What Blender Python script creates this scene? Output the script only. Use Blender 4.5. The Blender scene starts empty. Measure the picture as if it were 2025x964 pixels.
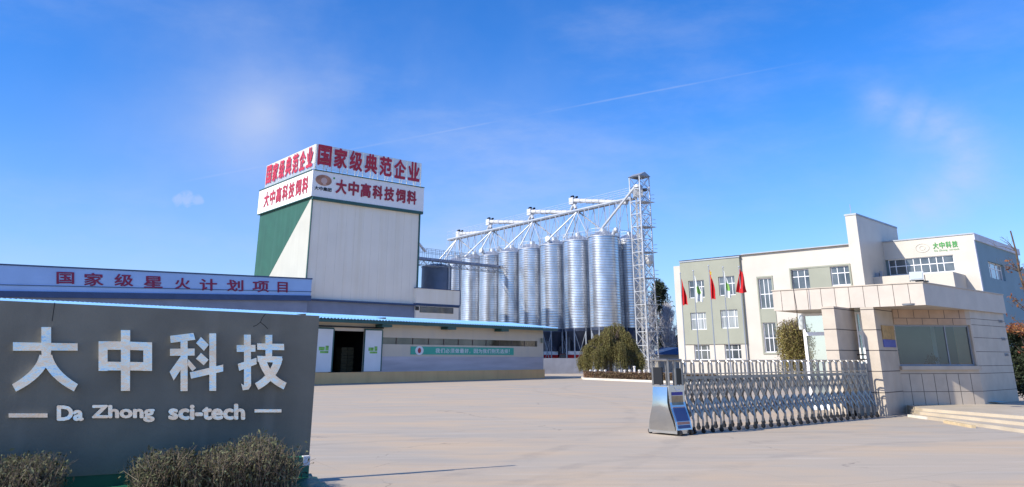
import bpy, math, random
import numpy as np
from mathutils import Vector, Matrix
random.seed(7); rng = np.random.default_rng(7)
scn = bpy.context.scene; COL = scn.collection
R = math.radians
# ------------------------------------------------------------------ camera
FPX, PPX, PPY, VH, EYE = 1520.0, 1012.5, 235.0, 710.0, 1.65      # pixels of the 2025 x 964 photograph
PITCH = math.atan((VH - PPY) / FPX)
cd = bpy.data.cameras.new('camera'); cam = bpy.data.objects.new('camera', cd); COL.objects.link(cam)
cam.location = (0, 0, EYE); cam.rotation_euler = (math.pi / 2 + PITCH, 0, 0)
cd.sensor_width = 36; cd.sensor_fit = 'HORIZONTAL'; cd.lens = 36 * FPX / 2025
cd.shift_y = -(482 - PPY) / 2025; cd.clip_end = 9000; cd.clip_start = .1
scn.camera = cam
# ------------------------------------------------------------------ light
SUN_EL, SUN_AZ = R(34), R(207.4)              # azimuth counter-clockwise from +X
S = Vector((math.cos(SUN_AZ) * math.cos(SUN_EL), math.sin(SUN_AZ) * math.cos(SUN_EL), math.sin(SUN_EL)))
ld = bpy.data.lights.new('sun', 'SUN'); ld.energy = 5.0; ld.angle = R(.55); ld.color = (1, .93, .82)
lo = bpy.data.objects.new('sun', ld); COL.objects.link(lo); lo.rotation_euler = S.to_track_quat('Z', 'Y').to_euler()
lo.location = (0, 0, 80)
scn.view_settings.view_transform = 'Standard'; scn.view_settings.look = 'None'
scn.view_settings.exposure = .32; scn.view_settings.gamma = 1; scn.view_settings.use_curve_mapping = False

def ray(u, v):
    x = (u - PPX) / FPX; y = -(v - PPY) / FPX
    return Vector((x, math.cos(PITCH) - y * math.sin(PITCH), math.sin(PITCH) + y * math.cos(PITCH)))
def at(u, v, Y):                            # point seen at (u, v) at distance Y in front
    r = ray(u, v); return Vector((0, 0, EYE)) + r * (Y / r.y)
def G(u, v, z=0.0):                         # point seen at (u, v) on level z
    r = ray(u, v); return Vector((0, 0, EYE)) + r * ((z - EYE) / r.z)

# world: Nishita sky, with thin cirrus, one vapour trail and two small clouds
w = bpy.data.worlds.new('World'); scn.world = w; w.use_nodes = True
nt = w.node_tree; N = nt.nodes; L = nt.links; bg = N['Background']
def nd(t, **k):
    n = N.new(t)
    for a, b in k.items(): setattr(n, a, b)
    return n
def mth(op, a, b=None, c=None, clamp=False):
    n = N.new('ShaderNodeMath'); n.operation = op; n.use_clamp = clamp
    for i, x in enumerate((a, b, c)):
        if x is None: continue
        if isinstance(x, (int, float)): n.inputs[i].default_value = x
        else: L.new(x, n.inputs[i])
    return n.outputs[0]
def vdot(a, vec):
    n = N.new('ShaderNodeVectorMath'); n.operation = 'DOT_PRODUCT'; L.new(a, n.inputs[0]); n.inputs[1].default_value = vec
    return n.outputs['Value']
def smooth(x, lo_, hi_):
    n = N.new('ShaderNodeMapRange'); n.interpolation_type = 'SMOOTHSTEP'; L.new(x, n.inputs[0])
    n.inputs[1].default_value = lo_; n.inputs[2].default_value = hi_
    return n.outputs[0]
sky = nd('ShaderNodeTexSky', sky_type='NISHITA', sun_disc=False, sun_elevation=SUN_EL,
         sun_rotation=(math.pi / 2 - SUN_AZ) % (2 * math.pi), air_density=1.0, dust_density=.6, ozone_density=2.2)
hs = nd('ShaderNodeHueSaturation'); hs.inputs['Saturation'].default_value = 1.18; hs.inputs['Value'].default_value = 1.6
tint = nd('ShaderNodeMix', data_type='RGBA', blend_type='MULTIPLY'); tint.inputs['Factor'].default_value = 1; tint.inputs['B'].default_value = (.76, .94, 1.34, 1)
L.new(sky.outputs[0], tint.inputs['A']); L.new(tint.outputs['Result'], hs.inputs['Color'])
tc = nd('ShaderNodeTexCoord'); D = tc.outputs['Generated']
def noise(scale, det=5, rough=.55, stretch=None):
    n = N.new('ShaderNodeTexNoise'); n.inputs['Scale'].default_value = scale; n.inputs['Detail'].default_value = det; n.inputs['Roughness'].default_value = rough
    if stretch:
        m = N.new('ShaderNodeMapping'); m.inputs['Scale'].default_value = stretch[0]; m.inputs['Rotation'].default_value = stretch[1]
        L.new(D, m.inputs[0]); L.new(m.outputs[0], n.inputs['Vector'])
    else: L.new(D, n.inputs['Vector'])
    return n.outputs['Fac']
def blob(u, v, r_in, r_out):                # angular cap, radii in degrees
    d = vdot(D, ray(u, v).normalized()); return smooth(d, math.cos(R(r_out)), math.cos(R(r_in)))
GN = noise(14, 4)
def glow(u, v, sig, pw):                    # soft patch of thin cloud fading with angle
    ang = mth('ARCCOSINE', mth('MINIMUM', vdot(D, ray(u, v).normalized()), 1.0))
    ang = mth('MULTIPLY', ang, mth('ADD', mth('MULTIPLY', GN, .9), .55))
    return mth('EXPONENT', mth('MULTIPLY', mth('POWER', mth('DIVIDE', ang, R(sig)), pw), -1.0))
# vapour trail: band around a great circle
a1, a2 = ray(370, 358).normalized(), ray(1600, 122).normalized()
nn = a1.cross(a2).normalized(); mid = (a1 + a2).normalized()
band = smooth(mth('ADD', mth('ABSOLUTE', vdot(D, nn)), mth('MULTIPLY', noise(60, 3), .0012)), .0024, .0006)
half = math.acos(a1.dot(a2)) / 2
ext = mth('MULTIPLY', smooth(vdot(D, mid), math.cos(half * 1.06), math.cos(half * .8)), smooth(noise(7, 3), .3, .6))
trail = mth('MULTIPLY', mth('MULTIPLY', band, ext), .2)
n1 = noise(5, 6, .6, ((1, 1, 2.6), (0, 0, .5)))
c1 = mth('MULTIPLY', mth('MULTIPLY', glow(518, 228, 2.6, 1.35), .56), mth('ADD', mth('MULTIPLY', n1, .5), .72))
c2 = mth('MULTIPLY', mth('MAXIMUM', mth('MULTIPLY', glow(470, 240, 7.5, 1.6), .34), mth('MULTIPLY', glow(230, 255, 4, 1.5), .16)), mth('ADD', n1, .3))
nb = noise(70, 5, .6)
def puff(u, v, r, k):
    d = vdot(D, ray(u, v).normalized()); dd = mth('SUBTRACT', d, mth('MULTIPLY', mth('SUBTRACT', nb, .5), (1 - math.cos(R(r))) * 3))
    return mth('MULTIPLY', smooth(dd, math.cos(R(r)), math.cos(R(r * .2))), k)
c3 = mth('MAXIMUM', mth('MAXIMUM', puff(352, 396, .5, .35), puff(372, 394, .6, .42)), puff(390, 397, .5, .35))
n2 = smooth(noise(2.6, 7, .62, ((1, 1.6, 3.2), (.3, .2, .4))), .42, .78)
hook = None
for (u_, v_) in ((1745, 205), (1800, 228), (1855, 245), (1895, 275), (1915, 312), (1900, 350), (1865, 385), (1825, 412), (1780, 432)):
    gg = glow(u_, v_, 1.25, 1.7); hook = gg if hook is None else mth('MAXIMUM', hook, gg)
c4 = mth('MULTIPLY', mth('ADD', mth('MULTIPLY', hook, .9), mth('MULTIPLY', glow(1890, 300, 4.5, 1.6), .45)), mth('ADD', mth('MULTIPLY', noise(22, 6, .65, ((1, 1, 1.8), (0, .5, .3))), .55), .06))
c4b = mth('MULTIPLY', mth('MULTIPLY', glow(1810, 395, 2.6, 1.6), .5), mth('ADD', n2, .3))
c5 = mth('MULTIPLY', mth('MULTIPLY', glow(980, 400, 10, 1.7), .5), mth('ADD', mth('MULTIPLY', n2, .6), .35))
cir = mth('MULTIPLY', n2, .18)
zz_ = nd('ShaderNodeSeparateXYZ'); L.new(D, zz_.inputs[0]); hz_ = mth('MULTIPLY', smooth(zz_.outputs['Z'], .34, .0), .26)
tot = trail
for c in (c1, c2, c3, c4, c4b, c5, cir, hz_): tot = mth('SUBTRACT', 1.0, mth('MULTIPLY', mth('SUBTRACT', 1.0, tot), mth('SUBTRACT', 1.0, c)))
mx = nd('ShaderNodeMix', data_type='RGBA'); L.new(tot, mx.inputs['Factor']); L.new(hs.outputs[0], mx.inputs['A']); mx.inputs['B'].default_value = (5.6, 6.4, 8.6, 1)
L.new(mx.outputs['Result'], bg.inputs[0]); bg.inputs[1].default_value = .085

# ------------------------------------------------------------------ materials
_M = {}
def mat(name, col, rough=.65, metal=0.0, var=.1, scale=1.2, bump=0.0, bscale=12, spec=.4, streak=None, island=0.0, transl=0.0, second=None, aniso=None):
    if name in _M: return _M[name]
    m = bpy.data.materials.new(name); m.use_nodes = True; t = m.node_tree; nn_ = t.nodes; lk = t.links
    b = nn_['Principled BSDF']; b.inputs['Roughness'].default_value = rough; b.inputs['Metallic'].default_value = metal
    b.inputs['Specular IOR Level'].default_value = spec
    c = nn_.new('ShaderNodeTexCoord')
    no = nn_.new('ShaderNodeTexNoise'); no.inputs['Scale'].default_value = scale; no.inputs['Detail'].default_value = 6
    vec = c.outputs['Object']
    if aniso:
        mp = nn_.new('ShaderNodeMapping'); mp.inputs['Scale'].default_value = aniso; lk.new(vec, mp.inputs[0]); vec_n = mp.outputs[0]
    else: vec_n = vec
    lk.new(vec_n, no.inputs['Vector'])
    rp = nn_.new('ShaderNodeMapRange'); lk.new(no.outputs['Fac'], rp.inputs[0]); rp.inputs[1].default_value = .3; rp.inputs[2].default_value = .7
    mxn = nn_.new('ShaderNodeMix'); mxn.data_type = 'RGBA'; lk.new(rp.outputs[0], mxn.inputs['Factor'])
    lo_ = [x * (1 - var) for x in col]; hi_ = [min(x * (1 + var), .95) for x in col]
    if second: hi_ = second
    mxn.inputs['A'].default_value = (*lo_, 1); mxn.inputs['B'].default_value = (*hi_, 1)
    out = mxn.outputs['Result']
    if streak:                              # (colour, amount, scale): vertical runs of rust or dirt
        sc, am, ss = streak
        mp = nn_.new('ShaderNodeMapping'); mp.inputs['Scale'].default_value = (ss, ss, ss * .045); lk.new(vec, mp.inputs[0])
        ns = nn_.new('ShaderNodeTexNoise'); ns.inputs['Scale'].default_value = 1; ns.inputs['Detail'].default_value = 4; lk.new(mp.outputs[0], ns.inputs['Vector'])
        r2 = nn_.new('ShaderNodeMapRange'); lk.new(ns.outputs['Fac'], r2.inputs[0]); r2.inputs[1].default_value = .5; r2.inputs[2].default_value = .75; r2.inputs[4].default_value = am
        m2 = nn_.new('ShaderNodeMix'); m2.data_type = 'RGBA'; lk.new(r2.outputs[0], m2.inputs['Factor']); lk.new(out, m2.inputs['A']); m2.inputs['B'].default_value = (*sc, 1)
        out = m2.outputs['Result']
    if island:
        g = nn_.new('ShaderNodeNewGeometry'); h = nn_.new('ShaderNodeHueSaturation')
        r3 = nn_.new('ShaderNodeMapRange'); lk.new(g.outputs['Random Per Island'], r3.inputs[0]); r3.inputs[3].default_value = 1 - island; r3.inputs[4].default_value = 1 + island
        lk.new(r3.outputs[0], h.inputs['Value']); lk.new(out, h.inputs['Color'])
        r4 = nn_.new('ShaderNodeMapRange'); lk.new(g.outputs['Random Per Island'], r4.inputs[0]); r4.inputs[3].default_value = .5 - island * .06; r4.inputs[4].default_value = .5 + island * .05
        lk.new(r4.outputs[0], h.inputs['Hue']); out = h.outputs[0]
    lk.new(out, b.inputs['Base Color'])
    if bump:
        nb_ = nn_.new('ShaderNodeTexNoise'); nb_.inputs['Scale'].default_value = bscale; nb_.inputs['Detail'].default_value = 5; lk.new(vec_n, nb_.inputs['Vector'])
        bp = nn_.new('ShaderNodeBump'); bp.inputs['Strength'].default_value = bump; bp.inputs['Distance'].default_value = .05
        lk.new(nb_.outputs['Fac'], bp.inputs['Height']); lk.new(bp.outputs[0], b.inputs['Normal'])
    if transl:
        tr = nn_.new('ShaderNodeBsdfTranslucent'); lk.new(out, tr.inputs[0]); ms = nn_.new('ShaderNodeMixShader'); ms.inputs[0].default_value = transl
        lk.new(b.outputs[0], ms.inputs[1]); lk.new(tr.outputs[0], ms.inputs[2]); lk.new(ms.outputs[0], nn_['Material Output'].inputs[0])
    _M[name] = m; return m
def glass_mat():
    m = bpy.data.materials.new('clear_glass'); m.use_nodes = True; t = m.node_tree; nn_ = t.nodes; lk = t.links
    nn_.remove(nn_['Principled BSDF'])
    g = nn_.new('ShaderNodeBsdfGlossy'); g.inputs['Roughness'].default_value = .01; tr = nn_.new('ShaderNodeBsdfTransparent'); tr.inputs[0].default_value = (.72, .9, .91, 1)
    fr = nn_.new('ShaderNodeFresnel'); fr.inputs[0].default_value = 1.55; ad = nn_.new('ShaderNodeMath'); ad.operation = 'ADD'; ad.inputs[1].default_value = .10; lk.new(fr.outputs[0], ad.inputs[0])
    ms = nn_.new('ShaderNodeMixShader'); lk.new(ad.outputs[0], ms.inputs[0]); lk.new(tr.outputs[0], ms.inputs[1]); lk.new(g.outputs[0], ms.inputs[2])
    lk.new(ms.outputs[0], nn_['Material Output'].inputs[0]); return m
GLASS = glass_mat()

cream = mat('cream_render', (.51, .47, .40), .8, var=.07, scale=.35, bump=.15, bscale=6)
cream_tile = mat('cream_tile', (.52, .485, .42), .45, var=.06, scale=.5, bump=.05, bscale=3, streak=((.5, .45, .38), .25, 1.2))
stone = mat('beige_stone', (.49, .42, .335), .5, var=.1, scale=2.2, bump=.06, bscale=20, streak=((.5, .38, .28), .25, 2.5))
brownstone = mat('brown_stone', (.46, .32, .22), .45, var=.15, scale=2, bump=.05)
joint = mat('dark_joint', (.11, .095, .085), .8)
sage = mat('sage_paint', (.285, .295, .235), .8, var=.06, scale=.5, bump=.1)
white = mat('white_paint', (.78, .78, .77), .45, var=.04)
pvc = mat('white_frame', (.8, .8, .8), .35, var=.02)
pane = mat('window_glass', (.035, .05, .062), .04, spec=.9, var=.5, scale=.5, second=(.13, .15, .16))
pane_l = mat('curtained_glass', (.2, .23, .24), .06, spec=.9, var=.3, scale=1.2, second=(.4, .42, .42), aniso=(3, 3, .3))
bluewall = mat('blue_grey_paint', (.20, .31, .36), .8, var=.06, scale=.4)
galv = mat('galvanised_steel', (.60, .62, .645), .28, metal=.92, var=.24, scale=1.0, aniso=(1, 1, .55), bump=.16, bscale=2.2, streak=((.36, .38, .41), .55, .8))
galv_roof = mat('galvanised_roof', (.58, .60, .62), .42, metal=.8, var=.1)
strut = mat('galvanised_struts', (.50, .52, .54), .45, metal=.45, var=.1)
strut_d = mat('grey_steel', (.30, .33, .37), .5, metal=.4, var=.1)
shadowsteel = mat('shadowed_hopper_steel', (.045, .06, .10), .5, metal=.3, var=.2)  # hopper colour darkened to carry the shadow under the silos
steel = mat('stainless_steel', (.68, .66, .62), .2, metal=1.0, var=.08, scale=3, bump=.04, bscale=5)
steel_g = mat('stainless_tube', (.27, .258, .238), .34, metal=.65, var=.18, scale=8)
film = mat('crinkled_steel', (.80, .79, .75), .22, metal=.9, var=.12, scale=2.5, bump=.6, bscale=3)
redl = mat('red_lettering', (.46, .025, .05), .5, var=.1)
redl2 = mat('dark_red_lettering', (.36, .03, .055), .55, var=.15)
magenta = mat('maroon_lettering', (.22, .02, .07), .6, var=.1)
green = mat('green_cladding', (.020, .09, .058), .55, var=.1, scale=.6, streak=((.035, .12, .085), .5, 2.0))
greenl = mat('green_lettering', (.05, .28, .06), .5)
tower_wall = mat('pale_cladding', (.87, .80, .67), .55, var=.05, scale=.25, streak=((.68, .58, .38), .35, 1.1))
lifted_white = mat('shade_lifted_white', (.86, .84, .80), .5, var=.03)  # same white as the left panel, raised because the front band is shaded
lowered_white = mat('sun_lowered_white', (.46, .455, .385), .55, var=.05, scale=.4, streak=((.40, .39, .33), .3, 2.0))  # same white as the sign band, lowered for the sunlit left side
dkgreen = mat('dark_green_trim', (.03, .10, .09), .5)
blueroof = mat('blue_roof_sheet', (.20, .42, .68), .4, var=.08, scale=.5, streak=((.3, .5, .7), .3, 2))
bluefascia = mat('pale_blue_panel', (.30, .47, .75), .5, var=.06, scale=.4)
navy = mat('navy_trim', (.035, .07, .16), .5)
shadewall = mat('shed_grey_wall', (.20, .24, .33), .75, var=.12, scale=.6)
ware_wall = mat('warehouse_panel', (.66, .56, .43), .6, var=.05, scale=.4, streak=((.45, .42, .4), .3, 1.4))
purple = mat('lavender_band', (.50, .455, .47), .6, var=.15, scale=.8, aniso=(.4, .4, 3))
tan = mat('sunwarmed_tan_plinth', (.95, .51, .215), .75, var=.08, scale=.7, streak=((.68, .36, .15), .4, 1.5))  # tan pushed warmer to stand in for sunlight on the plinth
black = mat('black_plastic', (.012, .012, .014), .3, var=.1)
dark = mat('dark_interior', (.03, .032, .035), .9)
sky_teal = mat('banner_green', (.06, .42, .30), .6, var=.05)
signgrey = mat('grey_sign_paint', (.185, .172, .132), .62, var=.26, scale=.9, bump=.12, bscale=30, streak=((.27, .25, .20), .75, 1.6))
tarp = mat('green_tarpaulin', (.02, .13, .07), .38, var=.3, scale=3, bump=.4, bscale=5)
redflag = mat('red_cloth', (.60, .015, .02), .75, var=.1, transl=.25)
whiteflag = mat('white_cloth', (.75, .78, .76), .8, var=.05, transl=.25)
yellow = mat('yellow_paint', (.75, .5, .04), .6)
kerbp = mat('kerb_stone', (.60, .56, .48), .8, var=.12, scale=2)
stepm = mat('step_stone', (.46, .39, .29), .7, var=.1, scale=1.5, bump=.08)
bark = mat('bark', (.10, .075, .055), .9, var=.3, scale=6, bump=.5)
palebark = mat('pale_bark', (.50, .49, .50), .9, var=.25, scale=5)
willow_l = mat('willow_leaf', (.31, .25, .085), .7, var=.3, scale=.8, island=.45, transl=.3, second=(.19, .175, .06))
dkleaf = mat('dark_leaf', (.028, .045, .022), .7, var=.3, island=.45, transl=.2, second=(.05, .065, .03))
drytwig = mat('dry_twig', (.15, .12, .085), .85, var=.25, island=.4)
dryleaf = mat('dry_hedge_leaf', (.085, .10, .04), .8, var=.3, island=.5, transl=.2, second=(.16, .155, .08))
brownhedge = mat('brown_hedge_leaf', (.20, .11, .06), .85, var=.3, island=.45, transl=.15, second=(.16, .12, .07))
ivy = mat('shrub_leaf', (.22, .18, .055), .75, var=.3, island=.45, transl=.25, second=(.30, .24, .08))
orange = mat('autumn_leaf', (.30, .12, .045), .7, var=.3, island=.4, transl=.35)

GC = (0.0, 2400.0)                          # centre of the ground sheet
def ground_mat():
    m = bpy.data.materials.new('worn_concrete'); m.use_nodes = True; t = m.node_tree; nn_ = t.nodes; lk = t.links; b = nn_['Principled BSDF']
    c = nn_.new('ShaderNodeTexCoord'); V = c.outputs['Object']
    def nz(scale, det=6, rough=.6, sc=None):
        n = nn_.new('ShaderNodeTexNoise'); n.inputs['Scale'].default_value = scale; n.inputs['Detail'].default_value = det; n.inputs['Roughness'].default_value = rough
        if sc:
            mp = nn_.new('ShaderNodeMapping'); mp.inputs['Scale'].default_value = sc; mp.inputs['Rotation'].default_value = (0, 0, .35); lk.new(V, mp.inputs[0]); lk.new(mp.outputs[0], n.inputs['Vector'])
        else: lk.new(V, n.inputs['Vector'])
        return n.outputs['Fac']
    def rg(x, a, b_, lo_=0, hi_=1):
        n = nn_.new('ShaderNodeMapRange'); lk.new(x, n.inputs[0])
        for i, q in enumerate((a, b_, lo_, hi_)): n.inputs[i + 1].default_value = q
        return n.outputs[0]
    def mix(f, a, b_):
        n = nn_.new('ShaderNodeMix'); n.data_type = 'RGBA'; lk.new(f, n.inputs['Factor'])
        for q, s in ((a, 'A'), (b_, 'B')):
            if isinstance(q, tuple): n.inputs[s].default_value = (*q, 1)
            else: lk.new(q, n.inputs[s])
        return n.outputs['Result']
    base = mix(rg(nz(.11, 5), .35, .65), (.49, .40, .295), (.43, .375, .30))
    base = mix(rg(nz(.22, 6, .6, (1, 2.2, 1)), .46, .62, 0, .75), base, (.57, .415, .26))
    base = mix(rg(nz(.55, 6, .65, (.5, 2.5, 1)), .5, .68, 0, .5), base, (.34, .305, .26))
    base = mix(rg(nz(1.1, 7, .7, (.25, 3, 1)), .54, .70, 0, .38), base, (.64, .565, .45))
    base = mix(rg(nz(40, 4, .7), .35, .7, 0, .35), base, (.33, .28, .215))
    vo = nn_.new('ShaderNodeTexVoronoi'); vo.feature = 'DISTANCE_TO_EDGE'; vo.inputs['Scale'].default_value = .085
    dm = nn_.new('ShaderNodeMix'); dm.data_type = 'VECTOR'; dm.inputs['Factor'].default_value = .93
    nv = nn_.new('ShaderNodeTexNoise'); nv.inputs['Scale'].default_value = .8; nv.inputs['Detail'].default_value = 6; lk.new(V, nv.inputs['Vector'])
    ad = nn_.new('ShaderNodeVectorMath'); ad.operation = 'MULTIPLY_ADD'; lk.new(nv.outputs['Color'], ad.inputs[0]); ad.inputs[1].default_value = (2.2, 2.2, 0); lk.new(V, ad.inputs[2])
    lk.new(ad.outputs[0], vo.inputs['Vector'])
    crack = rg(vo.outputs['Distance'], 0, .0022, 1, 0)
    cm = nn_.new('ShaderNodeMath'); cm.operation = 'MULTIPLY'; lk.new(crack, cm.inputs[0]); lk.new(rg(nz(.5, 3), .45, .6, 0, .55), cm.inputs[1])
    base = mix(cm.outputs[0], base, (.12, .10, .09))
    # tyre wear in long arcs, and faint joints between the cast slabs
    def mm(op, a, b_=None):
        n = nn_.new('ShaderNodeMath'); n.operation = op
        for i, x in enumerate((a, b_)):
            if x is None: continue
            if isinstance(x, (int, float)): n.inputs[i].default_value = x
            else: lk.new(x, n.inputs[i])
        return n.outputs[0]
    wob = nz(.35, 3); tyre = None
    for cx_, cy_, r_ in ((16, 2, 17.0), (16, 2, 18.7), (-30, 30, 34.0), (-30, 30, 35.7), (30, 46, 27.0), (30, 46, 28.8), (9, -14, 33.5), (9, -14, 35.2)):
        vm = nn_.new('ShaderNodeVectorMath'); vm.operation = 'DISTANCE'; lk.new(V, vm.inputs[0]); vm.inputs[1].default_value = (cx_, cy_, 0)
        # object space of the ground starts at its own centre
        vm.inputs[1].default_value = (cx_ - GC[0], cy_ - GC[1], 0)
        d_ = mm('ABSOLUTE', mm('ADD', mm('SUBTRACT', vm.outputs['Value'], r_), mm('MULTIPLY', mm('SUBTRACT', wob, .5), 1.2)))
        bnd = rg(d_, .10, .22, 1, 0); tyre = bnd if tyre is None else mm('MAXIMUM', tyre, bnd)
    base = mix(mm('MULTIPLY', tyre, rg(nz(.9, 5, .7), .4, .7, 0, .34)), base, (.24, .205, .17))
    sx = nn_.new('ShaderNodeSeparateXYZ'); mp = nn_.new('ShaderNodeMapping'); mp.inputs['Rotation'].default_value = (0, 0, -.5); lk.new(V, mp.inputs[0]); lk.new(mp.outputs[0], sx.inputs[0])
    jl = None
    for k_ in ('X', 'Y'):
        q_ = mm('ABSOLUTE', mm('SUBTRACT', mm('FRACT', mm('DIVIDE', mm('ADD', sx.outputs[k_], mm('MULTIPLY', nz(3, 2), .03)), 5.5)), .5)); l_ = rg(q_, .0, .0035, 1, 0); jl = l_ if jl is None else mm('MAXIMUM', jl, l_)
    base = mix(mm('MULTIPLY', jl, rg(nz(.25, 4), .42, .62, .04, .34)), base, (.20, .17, .145))
    lk.new(base, b.inputs['Base Color']); b.inputs['Roughness'].default_value = .85; b.inputs['Specular IOR Level'].default_value = .25
    bp = nn_.new('ShaderNodeBump'); bp.inputs['Strength'].default_value = .25; bp.inputs['Distance'].default_value = .02; lk.new(nz(25, 6, .7), bp.inputs['Height']); lk.new(bp.outputs[0], b.inputs['Normal'])
    return m

# ------------------------------------------------------------------ mesh helpers
ROOT = {}
def tag(o, label=None, cat=None, group=None, kind=None):
    if label: o['label'] = label
    if cat: o['category'] = cat
    if group: o['group'] = group
    if kind: o['kind'] = kind
    return o
def thing(name, loc, label, cat, group=None):
    o = bpy.data.objects.new(name, None); COL.objects.link(o); o.location = loc; o.empty_display_size = .3
    ROOT[o.name] = Vector(loc); return tag(o, label, cat, group)
def origin_of(o):
    while o.parent: o = o.parent
    return ROOT.get(o.name, o.location.copy())
class MB:
    def __init__(s): s.v = []; s.f = []; s.mi = []; s.m = 0
    def face(s, pts):
        i = len(s.v); s.v += [tuple(p) for p in pts]; s.f.append(tuple(range(i, i + len(pts)))); s.mi.append(s.m)
    def hexa(s, b, t):                      # bottom ring and top ring of n points
        i = len(s.v); n = len(b); s.v += [tuple(p) for p in b] + [tuple(p) for p in t]
        s.f.append(tuple(range(i + n - 1, i - 1, -1))); s.f.append(tuple(range(i + n, i + 2 * n)))
        for k in range(n): s.f.append((i + k, i + (k + 1) % n, i + n + (k + 1) % n, i + n + k))
        s.mi += [s.m] * (n + 2)
    def box(s, x0, x1, y0, y1, z0, z1):
        s.hexa([(x0, y0, z0), (x1, y0, z0), (x1, y1, z0), (x0, y1, z0)], [(x0, y0, z1), (x1, y0, z1), (x1, y1, z1), (x0, y1, z1)])
    def fbox(s, F, s0, s1, z0, z1, o0, o1):
        s.hexa([F.W(s0, z0, o1), F.W(s1, z0, o1), F.W(s1, z0, o0), F.W(s0, z0, o0)], [F.W(s0, z1, o1), F.W(s1, z1, o1), F.W(s1, z1, o0), F.W(s0, z1, o0)])
    def fpoly(s, F, pts, o0, o1):           # polygon (s, z) on a face, from offset o0 to o1
        s.hexa([F.W(a, b, o0) for a, b in pts], [F.W(a, b, o1) for a, b in pts])
    def prism(s, pts, z0, z1): s.hexa([(p[0], p[1], z0) for p in pts], [(p[0], p[1], z1) for p in pts])
    def tube(s, p, q, r, n=6, r2=None):
        p = Vector(p); q = Vector(q); d = q - p
        if d.length < 1e-6: return
        d.normalize(); a = d.orthogonal().normalized(); b = d.cross(a); r2 = r if r2 is None else r2
        c = [(math.cos(2 * math.pi * k / n), math.sin(2 * math.pi * k / n)) for k in range(n)]
        s.hexa([p + (a * x + b * y) * r for x, y in c], [q + (a * x + b * y) * r2 for x, y in c])
    def path(s, pts, r, n=6, r2=None):
        k = len(pts) - 1
        for i in range(k):
            ra = r if r2 is None else r + (r2 - r) * i / k; rb = r if r2 is None else r + (r2 - r) * (i + 1) / k
            s.tube(pts[i], pts[i + 1], ra, n, rb)
    def lathe(s, c, prof, n=40, closed_top=False):
        i = len(s.v); m = len(prof)
        for r, z in prof:
            for k in range(n):
                a = 2 * math.pi * k / n; s.v.append((c[0] + r * math.cos(a), c[1] + r * math.sin(a), c[2] + z))
        for j in range(m - 1):
            for k in range(n):
                k2 = (k + 1) % n; s.f.append((i + j * n + k, i + j * n + k2, i + (j + 1) * n + k2, i + (j + 1) * n + k)); s.mi.append(s.m)
    def wall(s, F, s0, s1, z0, z1, holes, depth=.25, o=0.0):
        ss = sorted({s0, s1, *[h[0] for h in holes], *[h[1] for h in holes]}); zz = sorted({z0, z1, *[h[2] for h in holes], *[h[3] for h in holes]})
        ss = [x for x in ss if s0 <= x <= s1]; zz = [x for x in zz if z0 <= x <= z1]
        for a, b in zip(ss, ss[1:]):
            for c, d in zip(zz, zz[1:]):
                m_, n_ = (a + b) / 2, (c + d) / 2
                if any(h[0] < m_ < h[1] and h[2] < n_ < h[3] for h in holes): continue
                s.face([F.W(a, c, o), F.W(b, c, o), F.W(b, d, o), F.W(a, d, o)])
        for a, b, c, d in holes:
            for (p, q) in (((a, c), (b, c)), ((b, c), (b, d)), ((b, d), (a, d)), ((a, d), (a, c))):
                s.face([F.W(*p, o), F.W(*q, o), F.W(*q, o - depth), F.W(*p, o - depth)])
    def build(s, name, mats, parent=None, smooth_=False, label=None):
        if not isinstance(mats, (list, tuple)): mats = [mats]
        me = bpy.data.meshes.new(name)
        o = bpy.data.objects.new(name, me); COL.objects.link(o)
        V = np.array(s.v, dtype=float)
        if parent: off = origin_of(parent); o.parent = parent
        else:
            lo_, hi_ = V.min(0), V.max(0); off = Vector(((lo_[0] + hi_[0]) / 2, (lo_[1] + hi_[1]) / 2, lo_[2])); o.location = off; ROOT[o.name] = off.copy()
        me.from_pydata([tuple(x) for x in (V - np.array(off))], [], s.f)
        for m in mats: me.materials.append(m)
        if len(mats) > 1: me.polygons.foreach_set('material_index', s.mi)
        if smooth_:
            me.polygons.foreach_set('use_smooth', [True] * len(me.polygons)); me.set_sharp_from_angle(angle=R(38))
        me.update()
        if label: o['label'] = label
        return o
class Face:
    """upright plane through p along d; s runs along d, o out towards the viewer"""
    def __init__(s, p, d):
        s.p = Vector((p[0], p[1])); s.d = Vector((d[0], d[1])).normalized(); n = Vector((s.d.y, -s.d.x))
        if n.dot(-s.p) < 0: n = -n
        s.n = n
    def W(s, a, z, o=0.0): q = s.p + s.d * a + s.n * o; return (q.x, q.y, z)
    def pix(s, u, v, o=0.0):
        r = ray(u, v); q = s.p + s.n * o; k = q.dot(s.n) / (r.x * s.n.x + r.y * s.n.y); h = Vector((r.x * k, r.y * k)) - s.p
        return h.dot(s.d), EYE + r.z * k
    def rect(s, u0, v0, u1, v1, o=0.0):
        a = s.pix(u0, v0, o); b = s.pix(u1, v1, o); return min(a[0], b[0]), max(a[0], b[0]), min(a[1], b[1]), max(a[1], b[1])
    def off(s, o): q = s.p + s.n * o; f = Face(q, s.d); f.n = s.n; return f
VPDIR = lambda u: ((u - PPX) / (FPX / math.cos(PITCH)), 1.0)
_G = {}
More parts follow.
